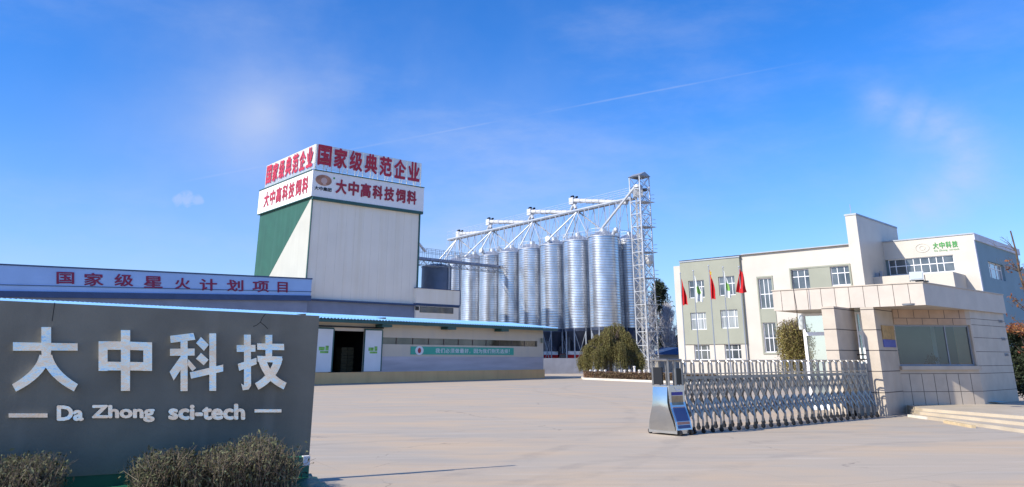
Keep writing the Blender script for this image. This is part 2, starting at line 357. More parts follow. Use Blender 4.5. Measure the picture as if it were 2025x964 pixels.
def glyph(ch):
    if ch in _G: return _G[ch]
    c = bpy.data.curves.new('glyph', 'FONT'); c.body = ch; c.size = 1; c.resolution_u = 3
    o = bpy.data.objects.new('glyph', c); COL.objects.link(o); bpy.context.view_layer.update()
    dg = bpy.context.evaluated_depsgraph_get(); me = bpy.data.meshes.new_from_object(o.evaluated_get(dg), depsgraph=dg)
    V = np.array([v.co[:2] for v in me.vertices]); Fc = [tuple(p.vertices) for p in me.polygons]
    bpy.data.objects.remove(o); bpy.data.curves.remove(c); bpy.data.meshes.remove(me)
    _G[ch] = (V, Fc); return _G[ch]
def letters(mb, F, txt, s0, s1, z0, z1, o, bold=.03, thick=.03, flip=False):
    """a word on a face filling the box s0..s1, z0..z1; strokes are thickened by overlaid shifted copies"""
    V, Fc = glyph(txt); lo_, hi_ = V.min(0) - bold, V.max(0) + bold; h = hi_ - lo_
    offs = [(0, 0)] + ([(math.cos(k * math.pi / 4), math.sin(k * math.pi / 4)) for k in range(8)] if bold else [])
    for q, (dx, dy) in enumerate(offs):
        oo = o + thick - q * max(thick * .03, .0012)
        i = len(mb.v)
        for x, y in V:
            a = (x + dx * bold - lo_[0]) / h[0]; b = (y + dy * bold - lo_[1]) / h[1]
            if flip: a = 1 - a
            mb.v.append(F.W(s0 + a * (s1 - s0), z0 + b * (z1 - z0), oo))
        for f in Fc: mb.f.append(tuple(i + k for k in f)); mb.mi.append(mb.m)
def word_on(mb, F, txt, quad, o, bold=.03, thick=.03):
    """a word filling a quad of wall points (lower left, lower right, upper right, upper left)"""
    V, Fc = glyph(txt); lo_, hi_ = V.min(0) - bold, V.max(0) + bold; h = hi_ - lo_; q = [Vector(x) for x in quad]
    offs = [(0, 0)] + ([(math.cos(k * math.pi / 4), math.sin(k * math.pi / 4)) for k in range(8)] if bold else [])
    for n_, (dx, dy) in enumerate(offs):
        i = len(mb.v); oo = o + thick - n_ * max(thick * .03, .0012)
        for x, y in V:
            a = (x + dx * bold - lo_[0]) / h[0]; b = (y + dy * bold - lo_[1]) / h[1]
            p = q[0].lerp(q[1], a).lerp(q[3].lerp(q[2], a), b); mb.v.append(F.W(p.x, p.y, oo))
        for f in Fc: mb.f.append(tuple(i + k for k in f)); mb.mi.append(mb.m)
def window(parent, F, r, vb=(.5,), hb=(.68,), depth=.18, glass=None, t=.07, name='window', gname='pane'):
    s0, s1, z0, z1 = r; m = MB(); o0, o1 = -depth - .03, -depth + .05
    m.fbox(F, s0, s0 + t, z0, z1, o0, o1); m.fbox(F, s1 - t, s1, z0, z1, o0, o1); m.fbox(F, s0 + t, s1 - t, z0, z0 + t, o0, o1); m.fbox(F, s0 + t, s1 - t, z1 - t, z1, o0, o1)
    zs = sorted([z0 + t] + [z0 + (z1 - z0) * k for k in hb] + [z1 - t])
    for k in hb: zc = z0 + (z1 - z0) * k; m.fbox(F, s0 + t, s1 - t, zc - t * .5, zc + t * .5, o0 + .004, o1 - .004)
    for k in vb:
        sc = s0 + (s1 - s0) * k
        for a, b in zip(zs, zs[1:]): m.fbox(F, sc - t * .45, sc + t * .45, a + t * .5, b - t * .5, o0 + .006, o1 - .006)
    w_ = m.build(name, pvc, parent)
    g = MB(); g.face([F.W(s0, z0, -depth), F.W(s1, z0, -depth), F.W(s1, z1, -depth), F.W(s0, z1, -depth)])
    g.build(gname, glass or pane, w_); return w_
def leafcloud(name, pts, size, m, parent=None, flat=None, aspect=2.2, down=0.0):
    pts = np.asarray(pts, float); n = len(pts)
    d = rng.normal(size=(n, 3)); d[:, 2] = d[:, 2] * (1 - down) - down * 1.6; d /= np.linalg.norm(d, axis=1)[:, None]
    e = rng.normal(size=(n, 3)); e -= d * (e * d).sum(1)[:, None]; e /= np.linalg.norm(e, axis=1)[:, None]
    sz = size * rng.uniform(.6, 1.4, n)[:, None]
    V = np.stack([pts - d * sz * .5 * aspect, pts + e * sz * .5, pts + d * sz * .5 * aspect, pts - e * sz * .5], 1).reshape(-1, 3)
    me = bpy.data.meshes.new(name); o = bpy.data.objects.new(name, me); COL.objects.link(o)
    if parent: off = origin_of(parent); o.parent = parent
    else: off = Vector((*V.mean(0)[:2], V[:, 2].min())); o.location = off; ROOT[o.name] = off.copy()
    V -= np.array(off)
    me.vertices.add(4 * n); me.vertices.foreach_set('co', V.ravel()); me.loops.add(4 * n); me.loops.foreach_set('vertex_index', np.arange(4 * n))
    me.polygons.add(n); me.polygons.foreach_set('loop_start', np.arange(0, 4 * n, 4)); me.polygons.foreach_set('loop_total', np.full(n, 4))
    me.materials.append(m); me.update(calc_edges=True); return o
def copy_tree(o, parent=None):
    c = o.copy(); COL.objects.link(c); c.parent = parent
    for ch in list(o.children): copy_tree(ch, c)
    return c

# ================================================================== setting
g = MB(); g.face([(-3000, -200, 0), (3000, -200, 0), (3000, 5000, 0), (-3000, 5000, 0)])
tag(g.build('ground', ground_mat()), 'worn pinkish concrete yard stretching from the gate to the warehouse', 'ground', kind='structure')

# ================================================================== feed mill tower
tp = at(613, 450, 85.0)
TF = Face(tp, VPDIR(2887)); TL = Face(tp, [-x for x in VPDIR(-319)])
wF = TF.pix(832, 372)[0]; wL = -TL.pix(520, 378)[0]
z_bt = TF.pix(621, 338)[1]; z_bb = TF.pix(615, 389)[1]; z_bill = TF.pix(625, 285)[1]
twr = thing('feed_mill_tower', (tp.x + 4, tp.y + 9, 0), 'tall pale feed mill tower with a green left side and red rooftop lettering', 'tower')
m = MB(); A = Vector((tp.x, tp.y)); B = A + TF.d * wF; Dp = A - TL.d * wL; C_ = B + (Dp - A)
m.prism([A, B, C_, Dp], 0, z_bt - .1); m.m = 1
for k in range(1, 13): m.fbox(TF, wF * k / 13 - .016, wF * k / 13 + .016, 0, z_bb, .0, .012)
m.build('wall', [tower_wall, mat('cladding_seam', (.80, .74, .62), .6)], twr)
pL = [TL.pix(519, 419), TL.pix(617, 389), TL.pix(522, 551)]     # green part of the left side
zbot = TL.pix(605, 556)[1]
m = MB(); m.fpoly(TL, [(-wL, z_bb), (-.02, z_bb), (TL.pix(522, 551)[0], zbot), (-wL, zbot)], .02, .06); m.build('green_panel', green, twr)
m = MB(); m.fpoly(TL, [(-.02, z_bb), (-.02, 0), (-wL, 0), (-wL, zbot - .02), (TL.pix(522, 551)[0] + .03, zbot - .02)], .02, .055); m.build('white_panel', lowered_white, twr)
m = MB()                                                          # corner and band trims
m.tube(TF.W(0, 0, .06), TF.W(0, z_bb, .06), .09, 6); m.fbox(TF, wF - .12, wF + .06, 0, z_bb, 0, .1)
m.fbox(TF, -.15, wF + .25, z_bb - .32, z_bb, .0, .38); m.fbox(TL, -wL - .25, .1, z_bb - .10, z_bb, .0, .36)
m.fbox(TF, -.2, wF + .3, z_bt, z_bt + .09, 0, .42); m.fbox(TL, -wL - .3, .1, z_bt, z_bt + .09, 0, .42)
m.build('trim', dkgreen, twr)
for F, a, b, nm in ((TF, -.3, wF + .3, 0), (TL, -wL - .3, .3, 1)):
    m = MB(); m.fbox(F, a, b, z_bb + .002, z_bt - .002, 0.001, .32); band = m.build('sign_band', lifted_white, twr)
    chars = '大中高科技饲料'
    if nm == 0:
        k0 = F.pix(662, 372, .32)[0]; k1 = F.pix(825, 390, .32)[0]; za = F.pix(673, 384, .32)[1]; zb = F.pix(673, 355, .32)[1]
    else:
        k0 = F.pix(522, 395, .32)[0]; k1 = F.pix(611, 365, .32)[0]; za = F.pix(604, 383, .32)[1]; zb = F.pix(604, 350, .32)[1]
    st = (k1 - k0) / 7
    for i, ch in enumerate(chars):
        m = MB(); letters(m, F, ch, k0 + st * (i + .06), k0 + st * (i + .93), za, zb, .33, .042, .05); m.build('character', redl2, band)
    if nm == 0:
        m = MB(); cs, cz = F.pix(640, 357, .32); rx, rz = 1.0, .62
        m.fpoly(F, [(cs + rx * math.cos(t), cz + rz * math.sin(t)) for t in np.linspace(0, 2 * math.pi, 33)[:-1]], .325, .36)
        m.m = 1; m.fpoly(F, [(cs + .38 * math.cos(t) + .05, cz + .36 * math.sin(t) - .05) for t in np.linspace(0, 2 * math.pi, 25)[:-1]], .361, .37)
        m.fpoly(F, [(cs - .12, cz - .5), (cs + .32, cz - .5), (cs + .2, cz - .3), (cs, cz - .3)], .361, .372)
        m.m = 2; m.fpoly(F, [(cs + rx + .28 + .12 * math.cos(t), cz + .42 + .12 * math.sin(t)) for t in np.linspace(0, 2 * math.pi, 17)[:-1]], .325, .35)
        m.build('emblem', [mat('bronze_emblem', (.42, .20, .12), .4, var=.3, scale=2), mat('pale_emblem', (.6, .42, .36), .5), greenl], band)
        m = MB(); letters(m, F, '大中集团', cs - 1.05, cs + 1.05, cz - 1.22, cz - .78, .33, .03, .03); m.build('lettering', black, band)
    # rooftop billboard: a lattice of thin bars with seven raised characters
    fr = MB(); zt = z_bill; a2, b2 = (0.05, wF - .05) if nm == 0 else (-wL + .6, -.05)
    for k in range(15):
        x = a2 + (b2 - a2) * k / 14; fr.fbox(F, x - .03, x + .03, z_bt + .1, zt, -.05, .02)
    nb_ = 26
    for k in range(nb_):
        z = z_bt + .35 + (zt - z_bt - .38) * k / (nb_ - 1); fr.fbox(F, a2, b2, z - (.022 if k < 6 else .04), z + (.022 if k < 6 else .04), .021, .05)
    for k in range(0, 15, 2):
        x = a2 + (b2 - a2) * k / 14; fr.tube(F.W(x, zt - .4, -.05), F.W(x, z_bt + .05, -1.6), .035, 5)
    bb = fr.build('rooftop_billboard', mat('billboard_bars', (.66, .66, .60), .5, var=.06), twr)
    if nm == 0:
        k0 = F.pix(625, 310)[0]; k1 = F.pix(831, 340)[0]; za = F.pix(639, 329)[1]; zb = F.pix(639, 287.5)[1]
    else:
        k0 = F.pix(528, 345)[0]; k1 = F.pix(622, 310)[0]; za = F.pix(615, 331)[1]; zb = F.pix(615, 292)[1]
    st = (k1 - k0) / 7
    for i, ch in enumerate('国家级典范企业'):
        m = MB(); letters(m, F, ch, k0 + st * (i + .07), k0 + st * (i + .92), za, zb, .06, .036, .10); m.build('character', redl, bb)
m = MB(); zl = TF.pix(700, 597)[1]
m.fbox(TF, 0.1, wF + 6, zl - .12, zl + .06, .0, .45); m.build('ledge', navy, twr)
m = MB(); m.fbox(TF, -1, wF - .1, 0, zl - .13, .011, .12); m.build('lower_wall', shadewall, twr)

# annex beside the tower
AF = TF.off(.5); r = AF.rect(824, 571, 909, 603); za_t = AF.pix(868, 573)[1]
anx = thing('annex_building', AF.W((r[0] + r[1]) / 2, 0, -2), 'low pale annex building squeezed between the tower and the round tank', 'building')
m = MB(); zan = AF.pix(868, 602)[1]; m.fbox(AF, r[0], r[1], zan, za_t, -3.5, 0); m.fbox(AF, r[0] + .05, r[1] - .05, 0, zan - .15, -3.45, -.1); m.build('wall', [tower_wall], anx)
m = MB(); m.fbox(AF, r[0] - .06, r[1] + .06, zan - .14, zan - .01, -3.4, .05); m.fbox(AF, r[1] + .002, r[1] + .07, zan, za_t, -.1, .06); m.fbox(AF, r[0] - .06, r[1] + .07, za_t + .002, za_t + .08, -3.5, .06); m.build('trim', navy, anx)
q = AF.rect(831, 606, 897, 621); m = MB(); m.fbox(AF, q[0], q[1], q[2], q[3], -.09, -.06); m.build('window', pane, anx)
q = AF.rect(822, 606, 829, 614); m = MB(); m.fbox(AF, q[0], q[1], q[2], q[3], -.09, -.05); m.build('vent', black, anx)

# blue shed with its long pale blue fascia
ft = TF.W(0.02, 0, .75); BF = Face(ft, VPDIR(4025))
sL = BF.pix(-80, 540)[0]; z1f = BF.pix(606, 553)[1]; z0f = BF.pix(606, 585)[1]
z1l = BF.pix(0, 525)[1]; z0l = BF.pix(0, 576)[1]; s0l = BF.pix(0, 550)[0]
sl = lambda a, zr, zl_: zr + (zl_ - zr) * (a / s0l)
shed = thing('blue_fascia_shed', BF.W(sL / 2, 0, -3), 'long shed behind the sign wall with a pale blue fascia of maroon characters', 'shed')
m = MB(); m.fpoly(BF, [(sL, 0), (0, 0), (0, z1f - .1), (sL, sl(sL, z1f, z1l) - .1)], -8, 0); m.build('wall', shadewall, shed)
m = MB(); m.fpoly(BF, [(sL, sl(sL, z0f, z0l)), (.25, z0f), (.25, z1f), (sL, sl(sL, z1f, z1l))], .02, .2); fas = m.build('fascia', bluefascia, shed)
m = MB()
for dz, h in ((0.0, .13), (-1.12, .06)):
    zr = z1f + dz; zl_ = z1l + dz if dz == 0 else z1l + (z0l - z1l) * .78; zr = zr if dz == 0 else z1f + (z0f - z1f) * .78
    m.fpoly(BF, [(sL, sl(sL, zr, zl_)), (.3, zr), (.3, zr + h), (sL, sl(sL, zr, zl_) + h)], .201, .26)
m.fpoly(BF, [(sL, sl(sL, z0f, z0l) - .55), (.3, z0f - .55), (.3, z0f - .01), (sL, sl(sL, z0f, z0l) - .01)], .03, .35); m.build('trim', navy, shed)
cx = [(232, 305, 80, 128), (345, 425, 84, 136), (470, 548, 88, 138), (590, 668, 97, 145), (718, 782, 104, 150), (820, 892, 108, 156), (932, 1000, 112, 158), (1037, 1105, 117, 162), (1140, 1182, 121, 163)]
for ch, (x0, x1, y0, y1) in zip('国家级星火计划项目', cx):
    k = 640 / 1330; kv = 464 / 964; rr = BF.rect(x0 * k, 500 + y0 * kv, x1 * k, 500 + y1 * kv, .2)
    m = MB(); qd = [BF.pix(x * k, 500 + y * kv, .2) for x, y in ((x0, y1 + 1), (x1, y1 + 1), (x1, y0 + 1), (x0, y0 - 1))]; word_on(m, BF, ch, qd, .2, .022, .06); m.build('character', magenta, fas)

# ================================================================== warehouse
wp = G(1075, 748); WF = Face(wp, VPDIR(2478))
wl = WF.pix(-70, 640)[0]
z_pl = WF.pix(1070, 731)[1]; z_ev = WF.pix(1075, 648, 1.0)[1]; z_wt = z_ev + .15
wh = thing('warehouse', WF.W(-10, 0, -4), 'low grey warehouse with blue sheet roof, open doors and tan plinth', 'warehouse')
dr = WF.rect(655, 655, 719, 728); dr = (dr[0], dr[1], z_pl, WF.pix(690, 655)[1])
ws = [WF.pix(752, 680)[0], WF.pix(1063, 681)[0], WF.pix(1060, 686)[1], WF.pix(1060, 675)[1]]
m = MB(); m.wall(WF, wl, 0, z_pl, z_wt, [dr, tuple(ws)], .22)
for a, b in (((0, z_pl, 0), (0, z_pl, -7)),):
    m.face([WF.W(0, 0, 0), WF.W(0, 0, -7), WF.W(0, z_wt + .5, -7), WF.W(0, z_wt, 0)])
m.face([WF.W(wl, 0, -7), WF.W(0, 0, -7), WF.W(0, z_wt + .5, -7), WF.W(wl, z_wt + .5, -7)])
m.build('wall', ware_wall, wh)
m = MB(); m.fbox(WF, wl, 0.02, 0, z_pl, -.5, .12); m.build('plinth', tan, wh)
m = MB(); m.fbox(WF, WF.pix(752, 700)[0], -.05, z_pl + .01, z_pl + (WF.pix(1000, 706)[1] - z_pl), .004, .012); m.build('painted_band', purple, wh)
m = MB(); m.face([WF.W(ws[0], ws[2], -.15), WF.W(ws[1], ws[2], -.15), WF.W(ws[1], ws[3], -.15), WF.W(ws[0], ws[3], -.15)])
wst = m.build('window_strip', mat('strip_glass', (.05, .05, .045), .08, spec=.8, var=.6, scale=.5, second=(.16, .14, .11)), wh)
m = MB()
for k in range(0, 12): x = ws[0] + (ws[1] - ws[0]) * k / 11; m.fbox(WF, x - .03, x + .03, ws[2], ws[3], -.149, -.11)
m.build('mullion', mat('brown_frame', (.12, .09, .075), .5), wst)
# corrugated roof sheet
m = MB(); step = .14; n_ = int((-wl + 1.2) / step)
pr, bk = [], []
for k in range(n_ + 1):
    a = wl + step * k; zz = .045 * (1 if k % 2 else -1)
    pr.append(WF.W(a, z_ev + zz, 1.0)); bk.append(WF.W(a, z_ev + .62 + zz, -5.0))
for k in range(n_): m.face([pr[k], pr[k + 1], bk[k + 1], bk[k]])
m.build('roof', blueroof, wh)
m = MB(); m.fbox(WF, wl, 1.0, z_ev - .26, z_ev - .06, .78, .93); m.fbox(WF, wl, .9, z_ev - .12, z_ev - .07, 0, .78); m.build('gutter', dkgreen, wh)
for u in (752, 880, 985): 
    a = WF.pix(u, 645)[0]; m = MB(); m.fbox(WF, a - .45, a + .45, z_ev - .46, z_ev - .27, .0, .85); m.build('bracket', dkgreen, wh)
for u0, u1 in ((622, 655), (719.5, 752)):                      # sliding door leaves with green stickers
    a, b = WF.pix(u0, 690)[0], WF.pix(u1, 690)[0]; zt = WF.pix(735, 654)[1]
    m = MB(); m.fbox(WF, a, b, z_pl + .05, zt, .05, .12); m.m = 1
    m.fbox(WF, a - .06, b + .06, zt + .002, zt + .1, .04, .13); m.fbox(WF, b + .002, b + .1, z_pl + .05, zt, .04, .13); m.fbox(WF, a - .06, a - .002, z_pl + .05, zt, .05, .125)
    leaf = m.build('sliding_door', [white, dkgreen], wh)
    c0 = (a + b) / 2; zc = WF.pix(735, 691)[1]; m = MB()
    m.fbox(WF, c0 - .42, c0 + .05, zc - .12, zc + .12, .121, .126); m.fbox(WF, c0 - .3, c0 + .38, zc - .3, zc - .16, .121, .127); m.fbox(WF, c0 + .12, c0 + .38, zc - .12, zc + .2, .121, .126); m.build('sticker', mat('lime_sticker', (.22, .5, .1), .5, var=.4, scale=5), leaf)
m = MB(); zz = dr[3] + .28; m.tube(WF.W(WF.pix(615, 650)[0], zz, .15), WF.W(WF.pix(756, 652)[0], zz, .15), .05, 6); m.build('door_rail', black, wh)
m = MB(); iF = WF                                              # inside of the door bay
m.face([WF.W(dr[0] - 2, z_pl, -.2), WF.W(dr[1] + 2, z_pl, -.2), WF.W(dr[1] + 2, z_pl, -6.8), WF.W(dr[0] - 2, z_pl, -6.8)])
m.face([WF.W(dr[0] - 2, z_pl, -6.8), WF.W(dr[1] + 2, z_pl, -6.8), WF.W(dr[1] + 2, z_ev, -6.8), WF.W(dr[0] - 2, z_ev, -6.8)]); 
for a_ in (dr[0] - 2, dr[1] + 2): m.face([WF.W(a_, z_pl, -.23), WF.W(a_, z_pl, -6.8), WF.W(a_, z_ev + .3, -6.8), WF.W(a_, z_ev + .3, -.23)])
m.face([WF.W(dr[0] - 2, z_ev, -.23), WF.W(dr[1] + 2, z_ev, -.23), WF.W(dr[1] + 2, z_ev, -6.8), WF.W(dr[0] - 2, z_ev, -6.8)]); m.build('interior', dark, wh)
a, zc = WF.pix(841, 642); m = MB(); m.fbox(WF, a - .12, a + .12, zc - .14, zc + .14, .0, .25); m.build('wall_lamp', strut_d, wh)
a, zc = WF.pix(1071, 674); m = MB(); m.fbox(WF, a - .14, a + .06, zc - .2, zc + .2, .0, .2); m.build('meter_box', sage, wh)
# sacks inside
sk = MB(); 
for i in range(9):
    for j in range(2):
        x = dr[1] - 1.1 + .55 * j; z0 = z_pl + .005 + i * .19; sk.fbox(WF, x - .26 + .03 * (i % 2), x + .25 + .03 * (i % 2), z0, z0 + .17, -1.6, -.9)
tag(sk.build('sack_stack', mat('dimmed_sack', (.04, .035, .015), .8, var=.3, scale=4)), 'dim stack of yellowish sacks just inside the open warehouse door', 'sacks')  # yellowish sack colour darkened to stand for the dim bay
# banner
q0 = WF.pix(812, 696, .03); q1 = WF.pix(1016, 694, .03); bz0, bz1 = WF.pix(914, 702, .03)[1], WF.pix(914, 687, .03)[1]
m = MB(); m.fbox(WF, q0[0], q1[0], bz0, bz1, .014, .03); ban = m.build('slogan_banner', sky_teal)
tag(ban, 'long green banner of white characters on the warehouse wall', 'banner')
h = bz1 - bz0; m = MB(); cs = q0[0] + (q1[0] - q0[0]) * .075; cz = (bz0 + bz1) / 2
m.fpoly(WF, [(cs + .42 * math.cos(t), cz + .34 * math.sin(t)) for t in np.linspace(0, 2 * math.pi, 25)[:-1]], .031, .036); m.m = 1
m.fpoly(WF, [(cs + .17 * math.cos(t), cz + .2 * math.sin(t)) for t in np.linspace(0, 2 * math.pi, 17)[:-1]], .037, .041); m.build('emblem', [white, redl], ban)
m = MB(); txt = '我们必须做最好，因为我们别无选择！'; a0 = q0[0] + (q1[0] - q0[0]) * .215; a1_ = q0[0] + (q1[0] - q0[0]) * .985; st = (a1_ - a0) / len(txt)
for i, ch in enumerate(txt):
    if ch in '，！': letters(m, WF, ch, a0 + st * (i + .1), a0 + st * (i + .3), bz0 + h * .2, bz0 + h * (.4 if ch == '，' else .8), .031, 0, .01)
    else: letters(m, WF, ch, a0 + st * (i + .06), a0 + st * (i + .94), bz0 + h * .2, bz1 - h * .2, .031, .018, .012)
m.build('lettering', white, ban)

# ================================================================== tank, silos, gantry, elevator
tk = at(863, 560, 104); rt = 2.0; ztk = at(863, 530, 104).z
tank = thing('round_tank', (tk.x, tk.y, 0), 'squat dark blue round tank rising behind the low annex', 'tank')
m = MB(); m.lathe((tk.x, tk.y, 0), [(rt, 0), (rt, ztk), (rt + .07, ztk), (rt + .07, ztk + .1)], 40); m.build('shell', mat('tank_paint', (.13, .17, .24), .5, metal=.2, var=.1), tank, True)
m = MB(); m.lathe((tk.x, tk.y, 0), [(rt + .07, ztk + .1), (rt * .5, ztk + .42), (.05, ztk + .55)], 40); m.build('roof', navy, tank, True)

Y1 = 100.0; p1 = at(1196, 560, Y1); row = Vector((-2.98, 3.9)).normalized(); per = Vector((row.y, -row.x))
ZT, ZB = at(1196, 471, Y1).z, at(1196, 648, Y1).z; RS = 63 / 1592 * Y1 / 2
labels = ['biggest looking silver silo at the near end, beside the lattice elevator', 'second silver silo from the lattice elevator tower, next to the biggest looking one',
          'third silver silo along the row from the lattice elevator', 'fourth silver silo along the row, its foot behind the blue roof',
          'fifth silver silo along the row, where the walkway ends', 'sixth silver silo along the row, crossed near its top by the walkway',
          'seventh silver silo, partly under the walkway, right of the dark round tank', 'farthest silver silo, a sliver beside the dark round tank']
def make_silo():
    t = thing('grain_silo', (p1.x, p1.y, 0), labels[0], 'silo', 'silver grain silos in a row')
    m = MB(); prof = []; nr = 34
    for k in range(nr):
        z = ZB + (ZT - ZB) * k / nr; h = (ZT - ZB) / nr
        prof += [(RS, z), (RS + .012, z + h * .4), (RS, z + h * .82), (RS - .02, z + h * .84), (RS - .02, z + h * .98)]
    n0 = len(m.mi); m.lathe((p1.x, p1.y, 0), prof, 72)
    for j in range(len(prof) - 1):
        if j % 5 in (2, 3): m.mi[n0 + j * 72:n0 + (j + 1) * 72] = [1] * 72
    m.build('shell', [galv, mat('ring_seam', (.30, .33, .38), .6, metal=.5)], t, True)
    m = MB(); m.lathe((p1.x, p1.y, 0), [(RS + .1, ZT - .02), (RS + .1, ZT + .09), (RS * .55, ZT + .62), (.4, ZT + .95), (.4, ZT + 1.2), (.02, ZT + 1.22)], 48); m.build('roof', galv_roof, t, True)
    m = MB(); m.lathe((p1.x, p1.y, 0), [(RS + .03, ZB + .01), (RS + .03, ZB - .35), (.35, 3.0), (.3, 2.7)], 40); m.build('hopper', shadowsteel, t, True)
    for k in range(8):
        a = k * math.pi / 4 + .2; x, y = p1.x + (RS - .05) * math.cos(a), p1.y + (RS - .05) * math.sin(a)
        a2 = a + math.pi / 4; x2, y2 = p1.x + (RS - .05) * math.cos(a2), p1.y + (RS - .05) * math.sin(a2)
        m = MB(); m.tube((x, y, 0), (x, y, ZB), .10, 6)
        if k % 2 == 0: m.tube((x, y, .3), (x2, y2, ZB - .4), .05, 5); m.tube((x2, y2, .3), (x, y, ZB - .4), .05, 5)
        m.build('leg', strut_d, t)
    m = MB()
    n = 20
    for k in range(n):
        a, b = 2 * math.pi * k / n, 2 * math.pi * (k + 1) / n; P = lambda q, z: (p1.x + (RS + .02) * math.cos(q), p1.y + (RS + .02) * math.sin(q), z)
        m.tube(P(a, ZT + .1), P(a, ZT + 1.0), .022, 4); m.tube(P(a, ZT + 1.0), P(b, ZT + 1.0), .024, 4); m.tube(P(a, ZT + .58), P(b, ZT + .58), .018, 4)
    m.build('guard_rail', strut, t)
    m = MB(); a = -.75; x, y = p1.x + RS * .8 * math.cos(a), p1.y + RS * .8 * math.sin(a); m.tube((x, y, ZT + .3), (x + .25, y - .2, ZT + .8), .22, 10, .3); m.tube((x + .25, y - .2, ZT + .8), (x + .5, y - .35, ZT + .85), .34, 10); m.build('roof_fan', strut, t)
    return t
s0_ = make_silo()
sil = [s0_]
for k in range(1, 8):
    c = copy_tree(s0_); c.location = (p1.x + row.x * 4.9 * k, p1.y + row.y * 4.9 * k, 0); c.rotation_euler.z = k * math.pi / 4 * (1 if k % 2 else 3) + .11 * k; c['label'] = labels[k]; sil.append(c)
c = copy_tree(s0_); c.location = (p1.x + per.x * 4.9, p1.y + per.y * 4.9, 0); c['label'] = 'shaded silo behind the biggest looking one, seen through the lattice elevator'

ec = p1.xy + per * 2.05 - row * 4.9; EF = Face(ec, -row); wE = .88
EXY = lambda a, b: ec + (-row) * a + per * b                      # a: towards the near end, b: to the right
def zat(u, v, q): return at(u, v, q.y).z
z_er = zat(1262, 349, EXY(wE, 0)); 
elev = thing('lattice_elevator_tower', (ec.x, ec.y, 0), 'tall slim galvanised lattice tower with a small pitched cap', 'elevator tower')
cs_ = [EXY(-wE, -wE), EXY(wE, -wE), EXY(wE, wE), EXY(-wE, wE)]
for q in cs_:
    m = MB(); m.tube((q.x, q.y, 0), (q.x, q.y, z_er), .085, 5); m.build('leg', strut, elev)
m = MB(); nL = 15; hL = z_er / nL
for i in range(nL):
    z0 = i * hL; z1 = z0 + hL
    for k in range(4):
        a, b = cs_[k], cs_[(k + 1) % 4]
        m.tube((a.x, a.y, z1 - .03), (b.x, b.y, z1 - .03), .05, 4)
        if i < nL - 1 or k: m.tube((a.x, a.y, z0), (b.x, b.y, z1), .042, 4); m.tube((b.x, b.y, z0), (a.x, a.y, z1), .042, 4)
m.build('bracing', strut, elev)
m = MB()
for i in range(1, nL):                                           # zigzag stair and landings on the right half
    z0 = (i - 1) * hL; z1 = i * hL; sg = 1 if i % 2 else -1
    a = EXY(-.7 * sg, .45); b = EXY(.7 * sg, .45); 
    for d in (-.22, .22):
        e = per * d; m.tube((a.x + e.x, a.y + e.y, z0), (b.x + e.x, b.y + e.y, z1), .035, 4); m.tube((a.x + e.x, a.y + e.y, z0 + .9), (b.x + e.x, b.y + e.y, z1 + .9), .018, 4)
    for kk in range(0):
        t_ = (kk + .5) / 5; q = a + (b - a) * t_; e = per * .24; m.hexa([(q.x - e.x - .1, q.y - e.y, z0 + hL * t_), (q.x + e.x - .1, q.y + e.y, z0 + hL * t_), (q.x + e.x + .1, q.y + e.y, z0 + hL * t_), (q.x - e.x + .1, q.y - e.y, z0 + hL * t_)], [(q.x - e.x - .1, q.y - e.y, z0 + hL * t_ + .04), (q.x + e.x - .1, q.y + e.y, z0 + hL * t_ + .04), (q.x + e.x + .1, q.y + e.y, z0 + hL * t_ + .04), (q.x - e.x + .1, q.y - e.y, z0 + hL * t_ + .04)])
    if i % 2 == 0:
        P = [EXY(x, y) for x, y in ((-wE, 0.0), (wE, 0.0), (wE, wE + .9), (-wE, wE + .9))]; m.prism(P, z0 + .002, z0 + .06)
        for a_, b_ in ((1, 2), (2, 3)):
            for zz in (.5, 1.0): m.tube((P[a_].x, P[a_].y, z0 + zz), (P[b_].x, P[b_].y, z0 + zz), .016, 4)
m.build('stair', strut, elev)
m = MB()
for a, b in ((-.35, -.35), (.25, -.35)):
    q = EXY(a, b); m.box(q.x - .11, q.x + .11, q.y - .10, q.y + .10, 0, z_er - 2.6)
q = EXY(0, -.3); m.box(q.x - .62, q.x + .55, q.y - .35, q.y + .35, z_er - 2.6, z_er - 1.4); m.lathe((q.x, q.y, z_er - 1.4), [(.62, 0), (.55, .3), (.2, .45), (.01, .46)], 16)
q = EXY(.5, .5); m.lathe((q.x, q.y, z_er * .55), [(.01, -.8), (.3, -.4), (.55, 0), (.55, .8), (.01, .81)], 14); m.build('bucket_elevator', mat('cream_machine', (.50, .50, .48), .45, metal=.2, var=.08), elev)
m = MB(); zr = z_er + .02; rp = [EXY(x, y) for x, y in ((-1.05, -1.05), (1.05, -1.05), (1.05, 1.05), (-1.05, 1.05))]
pk = [EXY(-1.05, 0.0), EXY(1.05, 0.0)]; zq = zr + .55
m.face([(rp[0].x, rp[0].y, zr), (rp[1].x, rp[1].y, zr), (pk[1].x, pk[1].y, zq), (pk[0].x, pk[0].y, zq)]); m.face([(rp[3].x, rp[3].y, zr), (rp[2].x, rp[2].y, zr), (pk[1].x, pk[1].y, zq), (pk[0].x, pk[0].y, zq)])
m.face([(rp[1].x, rp[1].y, zr), (rp[2].x, rp[2].y, zr), (pk[1].x, pk[1].y, zq)]); m.face([(rp[0].x, rp[0].y, zr), (rp[3].x, rp[3].y, zr), (pk[0].x, pk[0].y, zq)])
m.build('roof', strut_d, elev)
m = MB(); q = EXY(-.1, 1.0); m.tube((q.x, q.y, z_er - 1.7), (q.x, q.y, z_er - 1.4), .2, 8); q = EXY(.3, .6); m.box(q.x - .3, q.x + .3, q.y - .2, q.y + .2, z_er - 1.75, z_er - 1.4); m.build('motor', black, elev)

